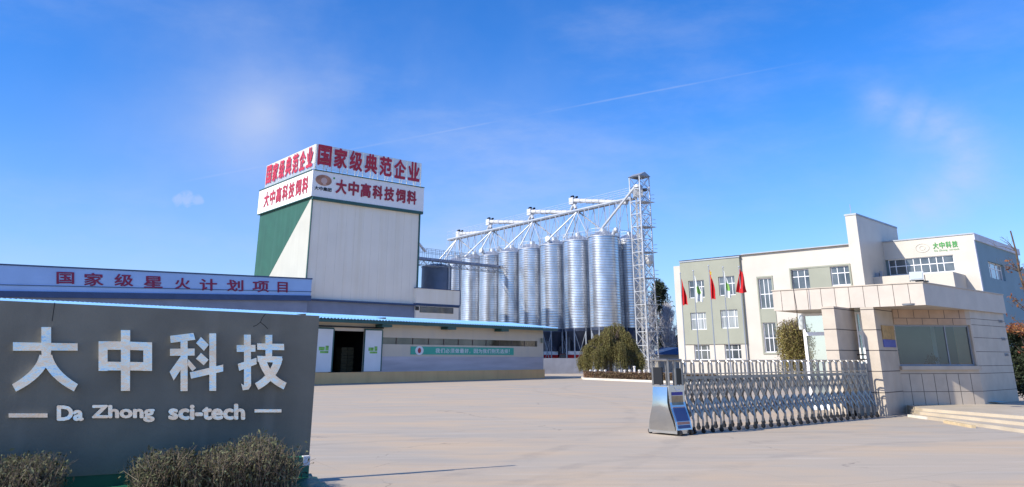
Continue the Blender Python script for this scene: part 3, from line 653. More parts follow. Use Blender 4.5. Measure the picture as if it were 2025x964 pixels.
# gantry above the silos: deck, rails, posts
GF = Face(EXY(-wE - .05, -.1), row); zd = GF.pix(1243, 397)[1]
g1 = GF.pix(889, 477)[0]; zd2 = GF.pix(889, 477)[1]
zdk = lambda a: zd + (zd2 - zd) * a / g1
gan = thing('overhead_gantry', GF.W(g1 / 2, 0, 0), 'long galvanised walkway gantry sloping above the silo tops', 'gantry')
m = MB(); m.fpoly(GF, [(0, zd), (g1, zd2), (g1, zd2 + .12), (0, zd + .12)], -.45, .45); m.build('deck', strut_d, gan)
m = MB()
for o in (-.5, .5):
    m.fpoly(GF, [(0, zd + .12), (g1, zd2 + .12), (g1, zd2 + .30), (0, zd + .30)], o - .03, o + .03)
    for h in (.95, 1.5): m.tube(GF.W(0, zd + h, o), GF.W(g1, zd2 + h, o), .018, 4)
    for k in range(22): a = g1 * k / 21; m.tube(GF.W(a, zdk(a) + .4, o), GF.W(a, zdk(a) + 1.5, o), .016, 4)
m.build('guard_rail', strut, gan)
k = 0
for a in np.arange(2.0, g1, 2.05):
    m = MB()
    for o in (-.6, .6):
        m.tube(GF.W(a, ZT - .2, o * 1.6), GF.W(a, zdk(a), o * .8), .065, 4)
    if k % 3 == 0: m.tube(GF.W(a, zdk(a) - 1.1, .6), GF.W(a + .8, zdk(a + .8), .6), .045, 4)
    if k % 2: m.tube(GF.W(a, ZT + 1.6, .9), GF.W(a + 2.05, ZT + 1.6, .9), .03, 4)
    m.tube(GF.W(a, ZT + .9, .75), GF.W(a + 1.0, zdk(a + 1.0) - .05, .45), .035, 4); m.tube(GF.W(a, zdk(a) - .05, -.45), GF.W(a + 2.05, ZT + 1.2, -.9), .03, 4); m.tube(GF.W(a, ZT + .9, -.9), GF.W(a, ZT + .9, .9), .03, 4)
    m.build('post', strut, gan); k += 1
nodes = [GF.pix(u, v) for u, v in ((1143, 424), (1056, 444), (974, 463), (906, 477))]
for i, (a, z) in enumerate(nodes):                              # spouts fanning from every node to the silo roofs
    z = zdk(a)
    for kk in (-1, 1):
        for o_, (da, oo) in enumerate(((4.4, 2.2), (0.3, 2.4), (-4.2, 2.2))):
            if kk < 0 and o_ == 1: continue
            m = MB(); m.tube(GF.W(a, z - .05, .25 * kk), GF.W(min(a + da, g1), ZT + .8, oo * kk), .10 if (kk > 0) == (da > 0) else .065, 8); m.build('spout', strut, gan)
m = MB(); m.tube(GF.W(-1.0, zat(1250, 372, Vector(GF.W(0, 0))), .7), GF.W(4.2, ZT + .9, 2.3), .16, 8); m.build('spout', strut, gan)
# drag conveyors, each falling from its drive head to the next
conv = [((1136, 397), (1240, 401), 'uppermost white tube conveyor, running into the lattice elevator'), ((1052, 419), (1134, 420.5), 'second white tube conveyor from the lattice elevator, above the gantry'),
        ((970, 439), (1048, 440.5), 'third white tube conveyor from the lattice elevator, above the gantry'), ((910, 463), (966, 459.5), 'lowest white tube conveyor, over the far end of the gantry')]
for (l, r_, lab) in conv:
    pa, pb = GF.pix(*l), GF.pix(*r_); mid_ = (pa[0] + pb[0]) / 2
    t = thing('tube_conveyor', GF.W(mid_, min(pa[1], pb[1]) - .3, 0), lab, 'conveyor', 'tube conveyors over the gantry')
    m = MB(); m.tube(GF.W(pa[0], pa[1], 0), GF.W(pb[0], pb[1], 0), .30, 12)
    for k in range(1, 8): f = k / 8; a = pa[0] + (pb[0] - pa[0]) * f; z = pa[1] + (pb[1] - pa[1]) * f; m.tube(GF.W(a - .04, z, 0), GF.W(a + .04, z, 0), .36, 12)
    m.build('trough', mat('conveyor_grey', (.55, .56, .57), .5, metal=.15, var=.08), t, True)
    m = MB(); m.fbox(GF, pa[0] - .1, pa[0] + .75, pa[1] - .5, pa[1] + .42, -.4, .4); zn = zdk(pa[0]) + .4
    m.tube(GF.W(pa[0] + .2, pa[1] - .4, 0), GF.W(pa[0] - .5, zn + .1, .2), .22, 8); m.tube(GF.W(pa[0] + .2, pa[1] - .6, 0), GF.W(pa[0] + 1.0, zn + .1, -.2), .22, 8); m.build('drive_head', _M['conveyor_grey'], t)
    m = MB(); m.tube(GF.W(pa[0] + .1, pa[1] + .55, .1), GF.W(pa[0] + .5, pa[1] + .55, .1), .22, 8); m.tube(GF.W(pa[0] - .3, pa[1] + .5, -.3), GF.W(pa[0] - .0, pa[1] + .5, -.3), .16, 8); m.build('motor', black, t)
    m = MB()
    for f in (.35, .75): a = pa[0] + (pb[0] - pa[0]) * f; z = pa[1] + (pb[1] - pa[1]) * f; m.tube(GF.W(a, zdk(a) + .4, .2), GF.W(a, z - .25, .2), .05, 4); m.tube(GF.W(a, zdk(a) + .4, -.2), GF.W(a, z - .25, -.2), .05, 4)
    m.build('support', strut, t)

# access bridge from the tower to the silos
b0 = Vector(TF.W(wF - .3, 0, -1.5)); bz = at(835, 508, b0.y).z; b1 = at(986, 527, 115.5); BRF = Face(b0, (b1.xy - b0.xy)); Lb = (b1.xy - b0.xy).length
zb = lambda a: bz + (b1.z - bz) * a / Lb
br = thing('access_bridge', BRF.W(Lb / 2, bz, 0), 'level dark blue footbridge linking the mill tower to the silos', 'footbridge')
m = MB(); m.fpoly(BRF, [(0, zb(0) - .25), (Lb, zb(Lb) - .25), (Lb, zb(Lb) + .05), (0, zb(0) + .05)], -.5, .5); m.build('deck', mat('bridge_blue', (.20, .25, .36), .5, metal=.2, var=.15), br)
m = MB()
for o in (-.52, .52):
    for h in (.75, 1.2): m.tube(BRF.W(0, zb(0) + h, o), BRF.W(Lb, zb(Lb) + h, o), .028, 4)
    for k in range(24): a = Lb * k / 23; m.tube(BRF.W(a, zb(a) - .9, o), BRF.W(a, zb(a) + 1.2, o), .03, 4)
    m.tube(BRF.W(0, zb(0) - .9, o), BRF.W(Lb, zb(Lb) - .9, o), .05, 4)
    for k in range(23): a, b = Lb * k / 23, Lb * (k + 1) / 23; m.tube(BRF.W(a, zb(a) - (.9 if k % 2 else .25), o), BRF.W(b, zb(b) - (.25 if k % 2 else .9), o), .03, 4)
m.build('truss', strut_d, br)
for f in (.38, .5):
    a = Lb * f; m = MB(); m.tube(BRF.W(a, 0, .3), BRF.W(a, zb(a) - .3, .3), .12, 6); m.build('post', strut, br)
m = MB(); m.tube(BRF.W(.1, zb(0) + 2.9, 0), BRF.W(3.4, zb(3) + .9, 0), .16, 8); m.build('spout', white, br)

sF = Face(p1.xy + per * 2.3 + row * -2.2, row); ms = thing('shadow_backing', sF.W(16, 0, -2), 'dark windowless backing added for the shadow under the silos', 'shed')  # dark wall added to give the deep shadow behind the legs
m = MB(); m.fbox(sF, 0, 38, 0, ZB - .35, -1.2, -.2); m.build('wall', mat('shadow_navy', (.035, .05, .10), .6, var=.2, scale=.5), ms)
q = at(1070, 712, 93); cwF = Face((q.x, q.y), (1, .25)); m = MB(); m.fbox(cwF, -.3, 5.6, 0, 1.72, -.2, 0); tag(m.build('yard_wall', mat('grey_wall', (.30, .31, .34), .8, var=.2, scale=.6)), 'low grey yard wall running from the warehouse corner to the willow', 'wall')
# trucks parked under the silos
def truck(u, Y, lab):
    q = at(u, 705, Y); F = Face((q.x, q.y), (1, -.12)); t = thing('parked_truck', (q.x, q.y, 0), lab, 'truck', 'trucks parked under the silos')
    m = MB(); m.fbox(F, -1.1, .9, .9, 2.15, -2, 0); m.build('cargo_bed', redflag, t); m = MB(); m.fbox(F, -1.1, .9, 2.16, 2.6, -1.98, -.02); m.build('cargo_cover', white, t)
    m = MB(); m.fpoly(F, [(-2.4, .6), (-1.2, .6), (-1.2, 2.3), (-2.1, 2.3), (-2.4, 1.6)], -2, 0); cb = m.build('cab', mat('dark_red_cab', (.10, .02, .03), .4), t)
    m = MB(); m.fpoly(F, [(-2.25, 1.6), (-1.4, 1.6), (-1.4, 2.2), (-2.05, 2.2)], .002, .03); m.build('window', pane, cb)
    for x in (-1.8, .2):
        m = MB(); m.tube(F.W(x, .48, -.3), F.W(x, .48, .03), .48, 14); m.build('wheel', black, t)
truck(1090, 108, 'red and white truck beside the warehouse end, under the silos'); truck(1140, 104.2, 'red and white truck close to the willow, under the silos')

# ================================================================== office building
op = at(1400, 600, 87.0); OF = Face(op, [-x for x in VPDIR(-650)])
off_ = thing('office_building', OF.W(10, 0, -6), 'cream three storey office with sage panels, a tall fin and a green sign', 'building')
sA = OF.pix(1350, 620)[0]; sB = OF.pix(1691, 500)[0]; zO = OF.pix(1560, 496)[1]; zfin = OF.pix(1686, 428)[1]
back = 5.8; OR = OF.off(-back); sE = OR.pix(1929, 500)[0]; zR = OR.pix(1925, 463)[1]
tall = [OF.rect(1499, 552, 1531, 610), OF.rect(1508, 639, 1539, 697)]
upw = [OF.rect(1564, 535, 1603, 571), OF.rect(1641, 528, 1683, 563)]
sG0, sG1 = OF.pix(1352, 600)[0], OF.pix(1472, 600)[0]
m = MB(); m.wall(OF, sG1 - .3, sB - .3, 0, zO, tall + upw, .25)
m.face([OF.W(sA, 0, -12), OF.W(sB, 0, -12), OF.W(sB, zO, -12), OF.W(sA, zO, -12)]); m.face([OF.W(sA, zO, .3), OF.W(sB, zO, .3), OF.W(sB, zO, -12), OF.W(sA, zO, -12)])
m.face([OF.W(sA, 0, 0), OF.W(sA, 0, -12), OF.W(sA, zO, -12), OF.W(sA, zO, 0)])
strip = OR.rect(1740, 505, 1887, 540); zs0 = OR.pix(1886, 537)[1]; zs1 = OR.pix(1885, 504)[1]
sS0, sS1 = OR.pix(1759, 540)[0], OR.pix(1887, 520)[0]
m.wall(OR, sB - 1, sE, 0, zR, [(sS0 - 1.7, sS1, zs0, zs1)], .25)
m.face([OR.W(sB - .5, zR, 0), OR.W(sE, zR, 0), OR.W(sE, zR, -12), OR.W(sB - .5, zR, -12)]); m.face([OR.W(sB - .5, zO - .2, 0), OR.W(sB - .5, zO - .2, -12), OR.W(sB - .5, zR, -12), OR.W(sB - .5, zR, 0)])
m.build('wall', cream_tile, off_)
# left block with its sage field
LF = OF.off(.35); zL = LF.pix(1410, 514)[1]; zg = LF.pix(1410, 681)[1]
lw = [LF.rect(1361, 556, 1394, 588.5), LF.rect(1365, 619, 1398, 652), LF.rect(1371, 681.5, 1404, 712), LF.rect(1420, 548, 1455, 583.5), LF.rect(1424, 613.5, 1461, 649), LF.rect(1431, 680.5, 1466, 711)]
lw = [(a, b, c, min(d, zg - .02) if i % 3 == 2 else d) for i, (a, b, c, d) in enumerate(lw)]
m = MB(); m.wall(LF, sG0, sG1, zg, zL, [x for i, x in enumerate(lw) if i % 3 != 2], .3)
m.face([LF.W(sG1, zg, 0), LF.W(sG1, zg, -.4), LF.W(sG1, zL, -.4), LF.W(sG1, zL, 0)]); m.face([LF.W(sG0, zL, 0), LF.W(sG1, zL, 0), LF.W(sG1, zL, -1), LF.W(sG0, zL, -1)])
m.face([LF.W(sG0, zg, 0), LF.W(sG1, zg, 0), LF.W(sG1, zg, -.5), LF.W(sG0, zg, -.5)]); m.build('sage_panel', sage, off_)
m = MB(); m.wall(LF.off(-.12), sG0 - .001, sG1, 0, zg, [x for i, x in enumerate(lw) if i % 3 == 2], .3)
sW = LF.pix(1336.5, 620)[0]; zW = LF.pix(1343, 526)[1]
m.hexa([LF.W(sW, 0, -.1), LF.W(sG0 - .002, 0, -.1), LF.W(sG0 - .002, 0, -11), LF.W(sW, 0, -11)], [LF.W(sW, zW, -.1), LF.W(sG0 - .002, zW, -.1), LF.W(sG0 - .002, zW, -11), LF.W(sW, zW, -11)])
m.build('lower_wall', cream_tile, off_)
for i, r in enumerate(lw): window(off_, LF if i % 3 != 2 else LF.off(-.12), r, (.42, .8), (.62,), .2, [pane, pane_l, pane][i % 3])
for r in tall: window(off_, OF, r, (.36, .68), (.48,), .2, pane)
zf0, zf1 = OF.pix(1520, 701)[1], OF.pix(1520, 546)[1]; sf0, sf1 = tall[0][0], tall[1][1]; tw0 = min(tall[0][0], tall[1][0]); tw1 = max(tall[0][1], tall[1][1])
m = MB(); t = .16
m.fbox(OF, tw0 - t, tw0 - .02, zf0, zf1, .004, .07); m.fbox(OF, tw1 + .02, tw1 + t, zf0, zf1, .004, .07); m.fbox(OF, tw0 - .02, tw1 + .02, zf1 - t, zf1, .004, .07); m.fbox(OF, tw0 - .02, tw1 + .02, zf0, zf0 + t, .004, .07)
m.fbox(OF, tw0 - .02, tw1 + .02, tall[1][3] + .02, tall[0][2] - .02, .004, .05); m.build('window_surround', sage, off_)
for r in upw: window(off_, OF, r, (.34, .72), (.64,), .2, pane)
u0, u1 = upw[0], upw[1]; zb0, zb1 = min(u0[2], u1[2]), max(u0[3], u1[3]); m = MB()
m.fbox(OF, u0[0] - t, u0[0] - .01, zb0 - t, zb1 + t, .004, .09); m.fbox(OF, u1[1] + .01, u1[1] + t, zb0 - t, zb1 + t, .004, .09); m.fbox(OF, u0[0] - .01, u1[1] + .01, zb1 + .01, zb1 + t, .004, .09); m.fbox(OF, u0[0] - .01, u1[1] + .01, zb0 - t, zb0 - .01, .004, .09)
m.fbox(OF, u0[1] + .01, u1[0] - .01, zb0, zb1, .004, .05); m.build('window_surround', sage, off_)
m = MB(); m.fbox(OF, sB - .3, sB + .75, 0, zfin, -11, .6); m.build('fin_wall', cream_tile, off_)
m = MB(); m.fbox(OF, sB - .36, sB + .81, zfin + .002, zfin + .16, -11, .66); m.fbox(OF, sG1 + .1, sB - .35, zO + .002, zO + .12, -.4, .08); m.fbox(LF, sG0, sG1 + .08, zL + .002, zL + .14, -.6, .08)
m.fbox(OR, sB + .8, sE + .1, zR + .002, zR + .12, -.4, .08); m.build('coping', strut_d, off_)
m = MB(); m.tube(OF.W(sB + .1, zfin + .16, 0), OF.W(sB + .1, zfin + 1.2, 0), .035, 4); m.build('lightning_rod', strut, off_)
window(off_, OR, (sS0, sS1, zs0, zs1), (.11, .27, .39, .50, .63, .74, .84), (.55,), .2, pane)
m = MB(); m.fbox(OR, sS0 - 1.68, sS0 - .01, zs0 + .01, zs1 - .01, -.24, -.15); m.build('dark_panel', mat('slate_panel', (.12, .17, .17), .5), off_)
r0 = OR.pix(1845, 491); r1 = OR.pix(1896, 487); zt0, zt1 = OR.pix(1870, 491)[1], OR.pix(1870, 478)[1]
sg = MB()
for i, ch in enumerate('大中科技'): st = (r1[0] - r0[0]) / 4; letters(sg, OR, ch, r0[0] + st * (i + .04), r0[0] + st * (i + .9), zt0, zt1, .003, .035, .05)
sg.build('lettering', greenl, off_); sg = MB(); letters(sg, OR, 'Da Zhong  sci-tech', r0[0] + .1, r1[0], OR.pix(1870, 497.5)[1], OR.pix(1870, 493)[1], .003, .0, .04); sg.build('lettering', greenl, off_)
cs, cz = OR.pix(1824, 491); m = MB()
for k in range(32): a, b = 2 * math.pi * k / 32, 2 * math.pi * (k + 1) / 32; m.tube(OR.W(cs + .62 * math.cos(a), cz + .42 * math.sin(a), .01), OR.W(cs + .62 * math.cos(b), cz + .42 * math.sin(b), .01), .035, 5); m.tube(OR.W(cs + .25 * math.cos(a), cz + .2 * math.sin(a), .01), OR.W(cs + .25 * math.cos(b), cz + .2 * math.sin(b), .01), .03, 5)
m.build('emblem', mat('faint_emblem', (.50, .475, .41), .5), off_)
# blue grey side
SF = Face(OR.W(sE, 0, 0)[:2], VPDIR(2607)); sX = SF.pix(2016, 520)[0]; sw = SF.rect(1953, 516, 1990, 557)
m = MB(); m.wall(SF, 0.0, sX, 0, zR - .02, [sw], .35); m.face([SF.W(sX, 0, 0), SF.W(sX, 0, -6), SF.W(sX, zR, -6), SF.W(sX, zR, 0)]); m.build('side_wall', bluewall, off_)
window(off_, SF, sw, (.3, .62, .8), (.66,), .3, pane_l)
m = MB(); zt_ = SF.pix(1975, 493)[1]; m.fbox(SF, .0, sX + .3, zR - .55, zR + .1, .003, .16); m.fbox(SF, .0, .35, 0, zR - .56, .003, .06); m.build('eaves_band', mat('pale_grey_trim', (.55, .56, .6), .6), off_)
m = MB(); m.fbox(SF, sX + .01, sX + 9, 0, zR - 1.6, -6, -.6); m.build('rear_wing', mat('grey_green_render', (.32, .36, .35), .8), off_)
# porch with a flat roof
pp = at(1888, 560, 71.5); PF = Face((pp.x, pp.y), OF.d); sP = PF.pix(1700, 560)[0]; zP = PF.pix(1887, 537.5)[1]
m = MB(); m.fbox(PF, sP, 0, 0, zP, -4.6, 0); m.build('porch', cream, off_)
m = MB(); a, z = PF.pix(1728, 548); m.fbox(PF, a - .3, a + .3, zP + .002, zP + .45, -1, -.6); m.tube(PF.W(a - .1, zP + .4, -.8), PF.W(a - .1, zP + 1.5, -.8), .03, 4); m.fbox(PF, a + .35, a + .6, zP + .002, zP + .6, -1, -.7); m.build('antenna_box', strut_d, off_)

# low house and trees behind the gate
q = at(1318, 705, 112); hF = Face((q.x, q.y), (1, -.1)); hs_ = thing('low_house', (q.x, q.y, 0), 'small pale house with a dark hipped roof at foot of the poplar', 'house')
m = MB(); m.fbox(hF, -1.6, 5, 0, 2.2, -5, 0); m.build('wall', cream, hs_)
m = MB(); b_ = [hF.W(-2, 2.21, .5), hF.W(5.4, 2.21, .5), hF.W(5.4, 2.21, -5.5), hF.W(-2, 2.21, -5.5)]; t_ = [hF.W(-.4, 3.2, -2), hF.W(4, 3.2, -2), hF.W(4, 3.2, -3), hF.W(-.4, 3.2, -3)]; m.hexa(b_, t_); m.build('roof', navy, hs_)

# ================================================================== gatehouse
K2 = G(1756, 823); dl = Vector((-.762, .648)).normalized(); ds = Vector((.683, .730)).normalized()
zcb = EYE + (at(1729, 607, K2.y).z - EYE); 
for tC in np.arange(.2, 3, .005):
    q = K2.xy - dl * tC
    cC = at(1831, 604, q.y)
    if cC.x <= q.x: break
zcb = (zcb + cC.z) / 2; zct = zcb + .66; print('C', cC, K2, zcb)
gh = thing('gatehouse', (K2.x + 2, K2.y + 3, 0), 'beige stone gatehouse with deep canopy, two piers and a wide window', 'gatehouse')
k1 = at(1649, 612, 24.45); K1 = Vector((k1.x, k1.y))
def pier(K, wd, dp, lab=None):
    P = [K, K + ds * dp, K + ds * dp + dl * wd, K + dl * wd]
    m = MB(); m.prism(P, 0, zcb - .002); m.m = 1
    Fs = Face(K, ds); Fl = Face(K, -dl)
    z = .66
    while z < zcb:
        m.fbox(Fs, .002, dp - .002, z - .013, z + .013, -.01, .004); m.fbox(Fl, -wd, .0, z - .013, z + .013, -.01, .004); z += .62
    m.build('pier', [stone, joint], gh)
K2v = K2.xy
pier(K1, .38, 1.7); pier(K2v, .40, 1.7)
lw_F = Face(K2v + dl * .4 + ds * .12, -dl); d12 = (K1 - K2v - dl * .4).length
m = MB(); zlw = at(1720, 719, K2.y + .6).z; m.fbox(lw_F, -d12 + .0, -.002, 0, zlw, -.2, 0); m.m = 1; m.fbox(lw_F, -.72, -.70, 0, zlw, -.01, .004); m.build('low_wall', [cream, joint], gh)
m = MB()
for h in (.12, .26): m.tube(lw_F.W(-.75, zlw + h, -.1), lw_F.W(-.005, zlw + h, -.1), .018, 6)
for x in (-.75, -.38, -.03): m.tube(lw_F.W(x, zlw, -.1), lw_F.W(x, zlw + (.42 if x == -.38 else .28), -.1), .016, 6)
m.build('railing', black, gh)
# walls: window wall, splayed right wall
zpl = .24
W0 = K2v + ds * 1.7; w1 = G(1948, 800, zpl); W1 = w1.xy; W2 = Vector((17.8, 28.7))
w0 = G(1790, 802, zpl)
WFc = Face(W0, W1 - W0); Lw = (W1 - W0).length; RF = Face(W1, W2 - W1); Lr = (W2 - W1).length
zwb, zwt = WFc.pix(1860, 724)[1], WFc.pix(1860, 643)[1]
hole = (.02, Lw - .06, zwb, zwt)
m = MB(); m.wall(WFc, 0, Lw, 0, zcb, [hole], .16); m.wall(RF, 0, Lr, 0, zcb, [], .1)
bk_ = W2 + Vector((-3.5, 3.0)); m.face([(W2.x, W2.y, 0), (bk_.x, bk_.y, 0), (bk_.x, bk_.y, zcb), (W2.x, W2.y, zcb)])
m.m = 1; h = .008
for z in (zpl + .4, zpl + .95): m.fbox(WFc, 0, Lw, z - h, z + h, -.01, .003); 
for z in (zpl + .4, zpl + .95, zwb + .0, zwb + .45, zwb + .9, zwt + .02, zwt + .22): m.fbox(RF, .01, Lr, z - h, z + h, -.01, .003)
x = .3
while x < Lw: m.fbox(WFc, x - h, x + h, 0, zpl + .94, -.01, .0035); x += .44
for z in (zwt + .2,): m.fbox(WFc, 0, Lw, z - h, z + h, -.01, .003)
m.build('wall', [stone, joint], gh)
m = MB(); m.fbox(WFc, .01, Lw + .02, zwb - .12, zwb - .004, .004, .1); m.build('window_sill', stone, gh)
m = MB(); m.fbox(WFc, 0.01, Lw - .2, zwt + .004, zcb - .004, .004, .03); m.m = 1; m.fbox(WFc, 0.01, Lw - .2, zwt + .20, zwt + .215, .02, .033)
x = .2; k = 0
while x < Lw - .25: m.fbox(WFc, x - h, x + h, zwt + .004 if k % 2 else zwt + .215, zwt + .2 if k % 2 else zcb - .006, .02, .034); x += .28; k += 1
m.build('brown_tile_band', [brownstone, joint], gh)
m = MB(); m.fbox(WFc, .0, .05, zwb, zwt, -.14, -.08); m.fbox(WFc, Lw - .11, Lw - .065, zwb, zwt, -.14, -.08); m.fbox(WFc, .05, Lw - .11, zwt - .05, zwt - .002, -.14, -.08); m.fbox(WFc, .05, Lw - .11, zwb + .002, zwb + .05, -.14, -.08)
m.fbox(WFc, Lw * .66, Lw * .66 + .03, zwb + .05, zwt - .05, -.135, -.085); wfr = m.build('window', strut_d, gh)
m = MB(); m.face([WFc.W(.05, zwb, -.11), WFc.W(Lw - .08, zwb, -.11), WFc.W(Lw - .08, zwt, -.11), WFc.W(.05, zwt, -.11)]); m.build('pane', GLASS, wfr)
inner = mat('guardroom_wall', (.28, .55, .60), .8, var=.1)
m = MB(); m.face([WFc.W(-.1, 0, -2.4), WFc.W(Lw + 1.2, 0, -2.4), WFc.W(Lw + 1.2, zcb, -2.4), WFc.W(-.1, zcb, -2.4)]); m.face([WFc.W(0, .3, -.17), WFc.W(Lw + 1, .3, -.17), WFc.W(Lw + 1, .3, -2.4), WFc.W(0, .3, -2.4)])
m.face([WFc.W(-.02, 0, -.17), WFc.W(-.02, 0, -2.4), WFc.W(-.02, zcb, -2.4), WFc.W(-.02, zcb, -.17)]); m.build('interior_wall', inner, gh)
m = MB(); m.fbox(WFc, .62, .70, zwb - .6, zwt + .2, -1.7, -1.6); m.fbox(WFc, 1.25, 1.85, zwb - .6, zwt - .25, -2.38, -2.2); m.fbox(WFc, 2.2, 2.28, zwb - .6, zwt + .2, -1.7, -1.6); m.fbox(WFc, .1, .5, zwb - .6, zwt - .1, -2.38, -2.25); m.fbox(WFc, 2.5, 2.9, zwb - .6, zwt + .1, -2.0, -1.9); m.build('wall_cabinet', mat('pale_cabinet', (.72, .86, .86), .5), gh)
dsk = MB(); dsk.fbox(WFc, .05, Lw - .5, .31, zwb - .06, -.75, -.2); tag(dsk.build('desk', mat('desk_wood', (.22, .16, .1), .5)), 'long desk just inside the wide gatehouse window', 'desk')
mo = thing('monitor', WFc.W(.2, zwb - .06, -.4), 'black computer screen at left end of the gatehouse window', 'monitor'); m = MB(); m.fbox(WFc, .1, .34, zwb + .04, zwb + .52, -.42, -.36); m.build('screen', black, mo); m = MB(); m.fbox(WFc, .1, .42, zwb - .058, zwb - .03, -.5, -.3); m.fbox(WFc, .18, .26, zwb - .03, zwb + .04, -.42, -.38); m.build('stand', black, mo)
q = WFc.W(1.55, zwb - .05, -.45); pl = thing('potted_plant', q, 'small leafy pot plant on the desk behind the gatehouse window', 'plant')
m = MB(); m.lathe(q, [(.05, .0), (.08, .12), (.08, .13)], 14); m.build('pot', black, pl); P = rng.normal(size=(150, 3)) * np.array([.11, .07, .07]) + np.array([q[0], q[1], q[2] + .24]); leafcloud('leaves', P, .04, dkleaf, pl)
for u, v in ((1978, 636), (1984, 671), (1990, 702)):
    a, z = RF.pix(u, v); m = MB(); m.fbox(RF, a - .16, a + .16, z - .05, z + .05, .001, .02); m.m = 1
    for k in range(3): m.fbox(RF, a - .14, a + .14, z - .035 + k * .028, z - .02 + k * .028, .021, .03)
    m.build('vent_grille', [strut_d, joint], gh)
# canopy
Cc = cC.xy; Lc = Cc + dl * ((lambda t: t)(0)); 
tL = None
for t in np.arange(2, 7, .02):
    q = Cc + dl * t
    if PPX + (FPX / math.cos(PITCH)) * q.x / q.y < 1541: tL = t; break
tL = tL or 4.0; Lc = Cc + dl * tL; Rc = Vector(W2) + Vector((.12, .0))
rb = Rc + Vector((-3.2, 3.4)); lb = Lc + ds * 3.6
m = MB(); m.prism([Lc, Cc, Rc, rb, lb], zcb, zct); m.m = 1
cF1 = Face(Cc, -dl); cF2 = Face(Cc, Rc - Cc); lenR = (Rc - Cc).length
x = .42
while x < tL: m.fbox(cF1, -x - h, -x + h, zcb + .002, zct - .002, -.01, .004); x += .445
m.build('canopy', [mat('canopy_stone', (.50, .44, .37), .5, var=.07, scale=2, bump=.05, bscale=10, streak=((.52, .42, .34), .3, 2.2)), joint], gh)
m = MB(); m.fbox(cF1, -tL - .03, .03, zct + .002, zct + .03, -.3, .03); m.fbox(cF2, .035, lenR, zct + .002, zct + .03, -.3, .03); m.build('coping', stone, gh)
# glazed wall and doors behind the piers
GW = Face(W0 + dl * .02, -dl); gl = (W0 - Vector((at(1588, 660, 26.4).x, 26.4))).length
gl = min(max(gl, 2.5), 4.2); m = MB(); zt2 = zcb - .04
posts = [-gl, -gl + 1.05, -gl + 1.25, -gl + 1.95, -1.15, -.55, -.05]
for x in posts: m.fbox(GW, x - .05, x + .05, 0, zt2, -.05, .05)
m.fbox(GW, -gl, 0, 2.42, 2.54, -.045, .045); m.fbox(GW, -gl, 0, zt2 - .08, zt2, -.044, .044); m.fbox(GW, -gl, 0, 0, .2, -.044, .044)
dfr = m.build('glazed_entrance', pvc, gh); m = MB(); m.face([GW.W(-gl, .2, 0), GW.W(0, .2, 0), GW.W(0, zt2, 0), GW.W(-gl, zt2, 0)]); m.build('pane', GLASS, dfr)
m = MB(); m.face([GW.W(-gl - .0, 0, -2.2), GW.W(.6, 0, -2.2), GW.W(.6, zcb, -2.2), GW.W(-gl, zcb, -2.2)]); m.build('lobby_wall', mat('lobby_wall', (.25, .27, .22), .8), gh)
m = MB(); q = Vector(cC.xy) + dl * 1.9 + ds * 1.2; m.box(q.x - .25, q.x + .1, q.y - .1, q.y + .1, zcb - .15, zcb - .004); m.build('box_lamp', white, gh)
q = at(1798, 612, 23.3); m = MB(); m.lathe((q.x, q.y, zcb - .05), [(.01, 0), (.16, 0), (.18, .046)], 20); m.build('ceiling_lamp', strut_d, gh)
m = MB(); q = lw_F.W(-d12 - .35, zcb - .45, .3); m.path([lw_F.W(-d12 - .5, zct + .6, .75), lw_F.W(-d12 - .52, zct, .75), lw_F.W(-d12 - .5, zcb, .7), lw_F.W(-d12 - .6, zcb - .5, .5)], .012, 5); m.build('hanging_cable', black, gh)
tag_ = MB(); q = lw_F.W(-d12 - .50, zcb - .42, .45); tag_.lathe((q[0], q[1], q[2]), [(.01, -.24), (.08, -.22), (.10, 0), (.08, .22), (.01, .24)], 12); tag_.build('hanging_bag', mat('clear_bag', (.5, .52, .48), .25, var=.3, scale=9), gh)
pF = Face(K2v, ds); a0, a1_, z0, z1 = pF.rect(1741, 641, 1771, 688); z0, z1 = pF.pix(1757, 687)[1], pF.pix(1757, 645)[1]
plq = thing('wall_plaque', pF.W((a0 + a1_) / 2, z0, .02), 'golden plaque with a blue lower band on the right pier', 'plaque'); m = MB(); m.fbox(pF, a0, a1_, z0 + (z1 - z0) * .36, z1, .006, .03); m.build('plate', mat('brass_plate', (.50, .31, .12), .4, metal=.4, var=.25, scale=9), plq)
m = MB(); m.fbox(pF, a0, a1_, z0, z0 + (z1 - z0) * .35, .006, .028); m.build('blue_band', mat('blue_band', (.10, .12, .38), .5), plq)
# floodlight
q = at(1826, 557, 22.9); fl = thing('floodlight', (Cc.x, Cc.y, zct + .03), 'grey floodlight standing on the corner of the gatehouse canopy', 'floodlight')
fF = Face(Cc + dl * .18 + ds * .2, (-dl).lerp(Vector((1, 0)), .1)); m = MB(); m.hexa([fF.W(-.2, zct + .1, .12), fF.W(.2, zct + .1, .12), fF.W(.17, zct + .08, -.05), fF.W(-.17, zct + .08, -.05)], [fF.W(-.2, zct + .36, .02), fF.W(.2, zct + .36, .02), fF.W(.17, zct + .32, -.12), fF.W(-.17, zct + .32, -.12)]); m.build('housing', mat('grey_lamp', (.35, .38, .40), .4, var=.1), fl)
m = MB(); m.face([fF.W(-.17, zct + .13, .125), fF.W(.17, zct + .13, .125), fF.W(.17, zct + .33, .048), fF.W(-.17, zct + .33, .048)]); m.build('lens', mat('lamp_lens', (.45, .50, .50), .1, spec=.8), fl)
m = MB(); m.fbox(fF, -.05, .3, zct + .032, zct + .07, -.08, .1); m.tube(fF.W(-.21, zct + .06, 0), fF.W(-.21, zct + .25, 0), .012, 5); m.tube(fF.W(.21, zct + .06, 0), fF.W(.21, zct + .25, 0), .012, 5); m.build('bracket', black, fl)
